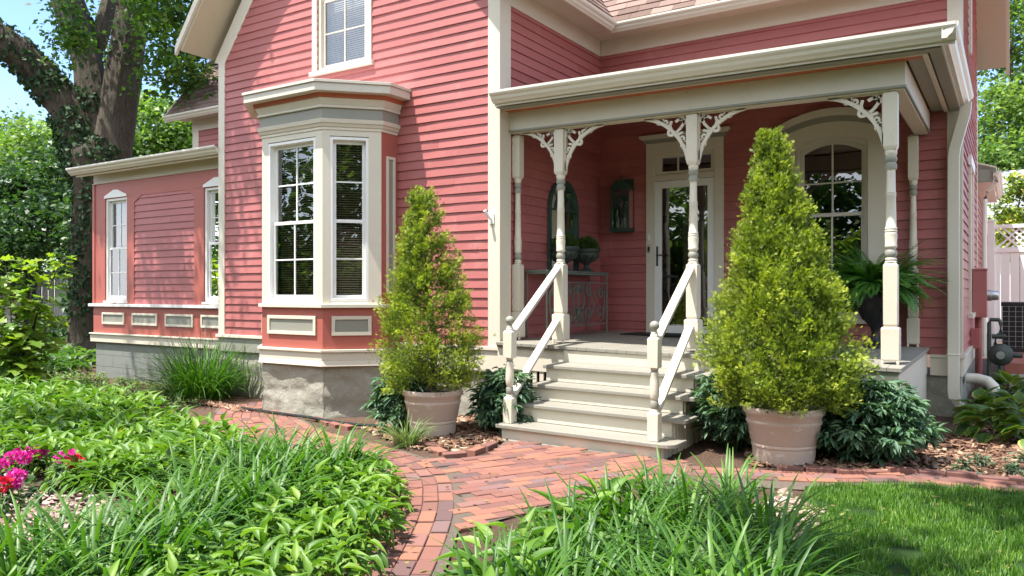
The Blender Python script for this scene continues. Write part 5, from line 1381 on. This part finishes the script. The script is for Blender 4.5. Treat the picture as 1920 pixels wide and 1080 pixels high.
def wpa(px, py, d):
    q = wp(px, py, d); return (q[0]+BT[0], q[1]+BT[1], q[2]+BT[2])
bl = [wpa(335, 60, 15)+(.65, 1.0, 1.2), wpa(315, 140, 16)+(.6, .8, .7), wpa(345, -40, 15)+(.8, 1, .9), wpa(140, 60, 15.9)+(.35, .4, .7), wpa(205, 60, 19)+(.35, .6, 1.4), wpa(300, 20, 15.5)+(.5, .6, .9),
      (-13.6, 5.8, 9.5, 1.9, 1.1, .7), (-11.5, 5.6, 9.9, 1.1, .9, .6), (-15.5, 7.2, 10.2, 2.2, 1.6, 1.2), (-9.9, 1.1, 9.5, 1.2, .6, .4), (-12.5, 3.2, 10.4, 1.0, .8, .5)]
V, F, R = crown(rel(bl, BT), 480, 46, .115, .45, .2)
npmesh('crown', V, F, M['leaf_tree'], t, R)
# ------------------------------------------------------------------ trees behind and beside the house
def at(px, py, d): return wpa(px, py, d)
def gat(px, d):
    q = wpa(px, 560, d); return (q[0], q[1], -.2)
tree('leafy_tree', 'sunlit yellow-green tree far behind the old tree, at the left edge of the picture', gat(40, 33), .25, 4, [at(50, 330, 33)+(3.0, 2, 2.2), at(110, 400, 31)+(2.6, 2, 2.2), at(-10, 420, 32)+(3, 2, 2.5), at(90, 270, 34)+(1.6, 1.5, 1.0)], 420, 44, .22, .7, M['leaf_pale'])
tree('spruce_tree', 'blue-green conifer at the far left edge behind the sunlit tree', gat(5, 40), .3, 6, [at(0, 260, 40)+(2.2, 2, 2.2), at(30, 320, 40)+(2.6, 2, 1.8), at(-30, 330, 40)+(3, 2, 3)], 160, 44, .22, .8, M['leaf_blue'])
tree('leafy_tree', 'bright green tree rising behind the left wing roof, right of the old tree', gat(300, 29), .25, 4, [at(300, 250, 29)+(2.0, 1.6, 1.5), at(270, 300, 28)+(1.5, 1.5, 1.5), at(345, 290, 29)+(1.6, 1.4, 1.3), at(250, 210, 30)+(1.0, 1, .8), at(320, 360, 29)+(3, 2, 2)], 380, 46, .19, .6, M['leaf_pale'])
tree('dark_yew', 'dark green yew mass left of the old tree trunk', gat(60, 21), .2, 2, [at(60, 400, 21)+(1.5, 1.2, 1.3), at(110, 340, 21.5)+(1.1, 1, .9), at(10, 470, 20.5)+(1.2, 1.2, 1.3), at(85, 430, 20)+(1.0, 1, .8), at(-30, 400, 21)+(1.6, 1.2, 1.6)], 260, 44, .17, .5, M['leaf_dark'])
tree('dark_yew', 'dark green yew filling the gap between the old tree trunk and the left wing', gat(160, 19.5), .18, 1.5, [at(195, 420, 19)+(.9, .8, 1.2), at(160, 470, 19.5)+(.7, .7, .9), at(185, 560, 19)+(.6, .8, .9), at(110, 640, 19)+(.9, .8, .5), at(60, 650, 18.5)+(.9, .8, .5)], 210, 44, .15, .42, M['leaf_dark'])
# yellow-green hydrangea at the left
HB_ = (-12.6, 5.95, -.2)
t = thing('oakleaf_hydrangea', 'yellow-green large-leaved hydrangea at the left edge of the picture', 'shrub', HB_)
T_OAK = (np.array([(0, 0, 0), (.18, -.28, .04), (.32, -.16, .02), (.45, -.5, .05), (.62, -.2, .01), (.8, -.30, .02), (1, 0, -.1), (.8, .30, .02), (.62, .2, .01), (.45, .5, .05), (.32, .16, .02), (.18, .28, .04)]), np.array([(0, 1, 2, 11), (0, 2, 10, 11), (2, 3, 4, 10), (10, 4, 8, 9), (4, 5, 6, 8), (8, 6, 7, 7)])[:5])
m = MB(); P, D, Nn, R = [], [], [], []
tips = [wp(120, 480, 12.2), wp(85, 500, 12.3), wp(40, 480, 12.4), wp(10, 500, 12), wp(60, 540, 12), wp(20, 560, 11.8), wp(-20, 520, 12), wp(80, 640, 12.1), wp(40, 620, 11.7), wp(10, 640, 11.6), wp(60, 690, 11.8), wp(-20, 600, 11.6), wp(100, 600, 12.6), wp(30, 680, 11.5), wp(-40, 480, 12.2), wp(-30, 660, 11.4), wp(70, 580, 12.4)]
off = np.array(BT)-np.array(HB_)
for q in tips:
    e = np.array(q)+off; b0 = np.array((RNG.normal()*.15, RNG.normal()*.15, 0)); mid = b0*.4+e*.6+np.array((0, 0, .15)); m.tube([tuple(b0), tuple(mid), tuple(e)], [.02, .012, .006], 5)
    for j in range(40):
        s = RNG.random()**.55; b = b0*(1-s)**2+2*s*(1-s)*mid+s*s*e; aa = RNG.random()*6.28; o = np.array((math.cos(aa), math.sin(aa), RNG.normal()*.3)); P.append(b+o*.10); D.append(o+np.array((0, 0, -.15))); Nn.append((RNG.normal()*.4, RNG.normal()*.4, 1)); R.append(min(1, max(0, s*.5+RNG.random()*.5)))
m.build('stems', M['bark'], t, True); P, D, Nn = map(lambda q: np.array(q, float), (P, D, Nn)); n = len(P); L = .13+.13*RNG.random(n); V, F = put(P, D, Nn, L, L*.95, T_OAK); npmesh('foliage', V, F, M['leaf_oak'], t, np.repeat(R, len(T_OAK[0])))
# trees at the right
tree('tall_tree', 'tall feathery tree filling the sky right of the house', gat(1890, 30), .3, 6, [at(1900, 60, 30)+(2.6, 2, 2.2), at(1870, 210, 29)+(2.0, 1.6, 1.4), at(1930, 180, 30)+(2, 2, 2), at(1890, 290, 28)+(1.6, 1.4, 1.0), at(1950, 330, 29)+(2, 2, 2), at(1850, 290, 29)+(1, 1, .8), at(1960, -40, 30)+(3, 3, 3)], 560, 46, .18, .6, M['leaf_pale'], shell=.3)
tree('arborvitae_hedge', 'bright green columnar evergreen behind the white lattice fence', gat(1915, 22), .1, 2.5, [at(1912, 385, 22)+(.75, .7, .9), at(1915, 440, 22)+(.8, .7, .8), at(1918, 345, 22)+(.45, .4, .5)], 150, 40, .11, .22, M['leaf_thuja'])
# neighbouring house behind the fence
NH = thing('neighbour_house', 'neighbouring house with pale grey shingle roof showing above the lattice fence', 'house', (1, 30, 0))
m = MB(); m.box(-3, 6, -1, 5, 0, 3.2); m.build('wall', M['white'], NH)
m = MB(); shingle_slope(m, (-3.5, -1.4, 3.1), (6.5, -1.4, 3.1), (0, 1, .7), 4.2, None, .2, .4); slab(m, [(-3.5, -1.35, 3.08), (6.5, -1.35, 3.08), (6.5, 2, 5.43), (-3.5, 2, 5.43)], .1); slab(m, [(-3.5, 5.35, 3.08), (6.5, 5.35, 3.08), (6.5, 2, 5.43), (-3.5, 2, 5.43)], .1); m.build('roof', M['shingle_grey'], NH)
# ------------------------------------------------------------------ fences
def vinyl(o, u0, u1, zb, zt, lat):
    T = MB(frame(0, 0, 1, 0))
    m = MB()
    x = u0
    while x < u1: m.box(x, min(u1, x+.142), -.011, .011, zb+.08, zt-(.5 if lat else .04)); x += .152
    m.build('board_panel', M['white'], o)
    m = MB()
    for z in (zb+.04, zt-(.52 if lat else .1)): m.box(u0, u1, -.03, .03, z, z+.09)
    if lat: m.box(u0, u1, -.03, .03, zt-.07, zt)
    m.build('rail', M['white'], o, False, .004)
    if lat:
        m = MB()
        for s in (-1, 1):
            k = u0-.5
            while k < u1+.5:
                a, b = zt-.43, zt-.07; 
                p = [(k, a), (k+.045, a), (k+.045+s*.36, b), (k+s*.36, b)]
                if min(q[0] for q in p) > u0 and max(q[0] for q in p) < u1: m.prism(p, .004*s, .004*s+.006)
                k += .115
        m.build('lattice_panel', M['white'], o)
    x = u0
    while x <= u1+.01:
        m = MB(); m.box(x-.06, x+.06, -.06, .06, zb-.1, zt+.06); m.add([(x-.075, -.075, zt+.06), (x+.075, -.075, zt+.06), (x+.075, .075, zt+.06), (x-.075, .075, zt+.06), (x, 0, zt+.13)], [(0, 1, 4), (1, 2, 4), (2, 3, 4), (3, 0, 4), (0, 3, 2, 1)]); m.build('fence_post', M['white'], o, False, .004); x += 2.4
f = thing('lattice_fence', 'white vinyl privacy fence with lattice top behind the air conditioner', 'fence', (-.35, 17.2, .36)); vinyl(f, 0, 7.2, 0, 2.22, True)
f = thing('white_fence', 'white vinyl board fence far off between the shrubs and the old tree', 'fence', (-23.6, 9.5, -.2), None, math.radians(52)); vinyl(f, -2.4, 7.2, 0, 2.1, False)
# ------------------------------------------------------------------ air conditioner and gas meter
AC = thing('air_conditioner', 'black wire-grilled air conditioner condenser on the rear patio', 'air conditioner', (.25, 15.4, .36))
m = MB(); m.box(-.42, .62, -.42, .42, 0, .06); m.box(-.42, .62, -.42, .42, .74, .80); m.box(-.40, .60, -.38, .38, .0602, .7398)
m.build('cabinet', M['black'], AC, False, .006)
m = MB()
for i in range(12): x = -.40+i*1.0/11; m.box(x-.004, x+.004, -.425, -.417, .06, .74)
for i in range(9): z = .09+i*.08; m.box(-.41, .61, -.4255, -.4205, z-.003, z+.003)
m.build('wire_grille', M['steel'], AC)
GM = thing('gas_meter', 'grey gas meter with its pipework against the house end wall', 'gas meter', (-.14, 12.15, .30))
m = MB(lambda a, b, c: (a, -b, c)); m.T = lambda a, b, c: (a, c*-1, b+.20)
m.lathe([(.05, -.10), (.12, -.09), (.145, -.05), (.145, .02), (.12, .05), (.05, .07), (.03, .10)], (0, 0, 0), 22); m.build('meter_body', M['iron'], GM, True)
m = MB(); m.tube([(-.13, .0, -.35), (-.13, 0, .62), (-.12, 0, .66), (-.02, 0, .66), (.0, 0, .62), (0, 0, .48), (-.06, 0, .44), (-.06, 0, .33)], .026, 8); m.tube([(.12, 0, .2), (.2, 0, .2), (.24, 0, .2)], .035, 8); m.tube([(0, 0, .1), (0, 0, -.4)], .03, 8); m.tube([(-.10, 0, .44), (.06, 0, .44)], .032, 8); m.build('pipework', M['iron'], GM, True)
m = MB(); m.T = lambda a, b, c: (a, -.10-c, b+.20); m.lathe([(.05, 0), (.05, .03), (.0, .032)], (0, 0, 0), 16); m.build('dial', M['steel'], GM, True)

# ------------------------------------------------------------------ trees across the lawn: their crowns shade the garden and stand in the window reflections
tree('shade_tree', 'broad shade tree on the front lawn overhanging the viewer', (2.6, -.8, -.1), .32, 6.2, [(-1.1, 4.0, 8.4, 1.2, .85, .6), (.6, 2.8, 8.6, .8, .5, .5), (-1.7, 3.1, 8.5, .7, .35, .3), (1.2, 3.8, 8.6, 1.4, .9, .7), (1.5, 1.2, 9.0, 1.8, 1.4, .9), (-2.6, 1.2, 8.6, .9, .5, .4)], 170, 34, .17, .45, M['leaf_tree'], shell=.15)
tree('street_tree', 'round green street tree seen only as a reflection in the bay window', (-15, -8, -.1), .25, 4, [(-15, -8, 5, 3, 2.6, 2.6), (-13, -7, 3.5, 2, 2, 1.8), (-17, -8, 3.4, 2.2, 2, 1.8)], 420, 40, .28, .8, M['leaf_pale'])
tree('street_tree', 'wide green street tree seen only as a reflection in the wing windows', (-24, -6, -.1), .25, 4, [(-24, -6, 5, 3.2, 3, 2.6), (-22, -6, 3, 2.2, 2, 1.8), (-27, -5, 4.5, 3, 3, 3)], 230, 40, .28, .8, M['leaf_tree'])
tree('street_tree', 'tall green street tree seen only as a reflection in the angled bay pane', (5.5, -7.5, -.1), .3, 5, [(5, -7, 6, 3.4, 3, 3.4), (2, -8.5, 4, 2.6, 2.2, 2.6), (8, -5, 5, 3, 3, 3), (3.5, -7, 2, 2.4, 2, 1.6), (1.5, -6, 2, 2.2, 1.6, 1.8)], 560, 40, .28, .8, M['leaf_pale'])
tree('street_tree', 'dark green street tree seen only as a reflection in the porch window', (-4.5, -14, -.1), .3, 5, [(-4.5, -14, 6.5, 3.6, 3, 3), (-8, -14, 4, 2.6, 2.4, 2.6), (-1.5, -15, 4, 2.6, 2.4, 2.6)], 260, 40, .30, .8, M['leaf_tree'])

tree('street_tree', 'broad green street tree seen only as a reflection in the storm door', (-11, -11, -.1), .3, 3.5, [(-11, -11, 4.6, 3, 2.6, 2.8), (-13, -11, 2.4, 2.2, 2, 2.2), (-9, -11, 2.4, 2.2, 2, 2.2)], 260, 40, .28, .8, M['leaf_pale'])
hd = thing('clipped_hedge', 'tall green hedge across the front lawn seen only as a reflection in the panes', 'hedge', (-8, -9.5, -.1))
V, F, R = crown([(x, -9.5+.3*math.sin(x), 1.8+.3*math.sin(x*1.7), 1.5, 1.0, 2.0) for x in range(-34, 24, 2)], 1000, 28, .28, .5, .6)
npmesh('foliage', V-np.array((-8, -9.5, -.1)), F, leafmat('backlit_leaf', [(0, (.06, .12, .02)), (.5, (.13, .21, .035)), (1, (.24, .31, .06))], .5, .6), hd, R)
m = MB(); m.box(-26, 31, -4.4, -3.9, 0, 3.6); m.build('hedge_backing', M['leaf_dark'], hd)  # solid box added behind the hedge to keep bright sky out of reflections
# ------------------------------------------------------------------ sun, sky, camera
EL, AZ = math.radians(68.5), math.radians(33)      # sun to the left of the viewer's back
sd = Vector((-math.sin(AZ)*math.cos(EL), -math.cos(AZ)*math.cos(EL), math.sin(EL)))
L = bpy.data.lights.new('sun', 'SUN'); L.energy = 4.9; L.angle = math.radians(.5); L.color = (1, .955, .88)
so = bpy.data.objects.new('sun', L); COL.objects.link(so); so.rotation_euler = (-sd).to_track_quat('-Z', 'Y').to_euler(); so.location = (0, 0, 30)
W = bpy.data.worlds.new('World'); scene.world = W; W.use_nodes = True; nt = W.node_tree; nt.nodes.clear()
out = nt.nodes.new('ShaderNodeOutputWorld'); bg = nt.nodes.new('ShaderNodeBackground'); sky = nt.nodes.new('ShaderNodeTexSky')
sky.sky_type = 'NISHITA'; sky.sun_disc = False; sky.sun_elevation = EL; sky.sun_rotation = math.atan2(sd.x, sd.y); sky.air_density = 1.0; sky.dust_density = .2; sky.ozone_density = 3.5; sky.altitude = 800
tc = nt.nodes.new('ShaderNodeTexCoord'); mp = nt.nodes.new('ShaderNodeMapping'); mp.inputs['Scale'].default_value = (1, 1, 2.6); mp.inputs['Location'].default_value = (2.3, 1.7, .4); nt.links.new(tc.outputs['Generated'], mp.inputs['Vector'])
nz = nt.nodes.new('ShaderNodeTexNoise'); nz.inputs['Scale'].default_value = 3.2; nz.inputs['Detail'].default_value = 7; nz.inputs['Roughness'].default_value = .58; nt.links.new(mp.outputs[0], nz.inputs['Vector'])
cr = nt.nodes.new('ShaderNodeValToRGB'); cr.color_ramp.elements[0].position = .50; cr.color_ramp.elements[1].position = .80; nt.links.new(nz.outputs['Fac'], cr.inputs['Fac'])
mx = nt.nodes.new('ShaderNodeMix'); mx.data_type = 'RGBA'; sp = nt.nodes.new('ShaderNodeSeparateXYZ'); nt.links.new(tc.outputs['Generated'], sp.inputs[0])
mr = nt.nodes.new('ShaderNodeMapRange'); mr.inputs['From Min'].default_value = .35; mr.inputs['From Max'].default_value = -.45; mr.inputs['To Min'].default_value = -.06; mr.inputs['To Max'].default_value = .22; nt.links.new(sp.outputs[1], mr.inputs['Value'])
ad = nt.nodes.new('ShaderNodeMath'); ad.operation = 'ADD'; nt.links.new(nz.outputs['Fac'], ad.inputs[0]); nt.links.new(mr.outputs[0], ad.inputs[1]); nt.links.new(ad.outputs[0], cr.inputs['Fac'])   # cloud thickened out of view behind the camera, added to fill facade and porch
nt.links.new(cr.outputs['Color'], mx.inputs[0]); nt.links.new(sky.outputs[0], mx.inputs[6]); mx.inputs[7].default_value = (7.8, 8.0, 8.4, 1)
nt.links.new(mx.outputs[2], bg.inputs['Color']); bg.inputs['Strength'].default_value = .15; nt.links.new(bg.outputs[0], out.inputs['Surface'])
cam = bpy.data.cameras.new('camera'); co = bpy.data.objects.new('camera', cam); COL.objects.link(co); scene.camera = co
cam.sensor_width = 36; cam.lens = FPX/1920*36; cam.shift_y = 7/1920; cam.clip_end = 1000; cam.clip_start = .05
co.location = (0, 0, EYE); co.rotation_euler = (PI/2, 0, YAW)
scene.view_settings.view_transform = 'Standard'; scene.view_settings.look = 'None'; scene.view_settings.exposure = 1.22; scene.view_settings.gamma = 1
scene.cycles.max_bounces = 8; scene.cycles.diffuse_bounces = 4; scene.cycles.transparent_max_bounces = 12; scene.cycles.glossy_bounces = 4
# the house stands at the foot of its gable
from mathutils import Matrix
house.location = (-5.0, 10.0, -.1)
for ch in house.children: ch.matrix_parent_inverse = Matrix.Translation((5.0, -10.0, .1))
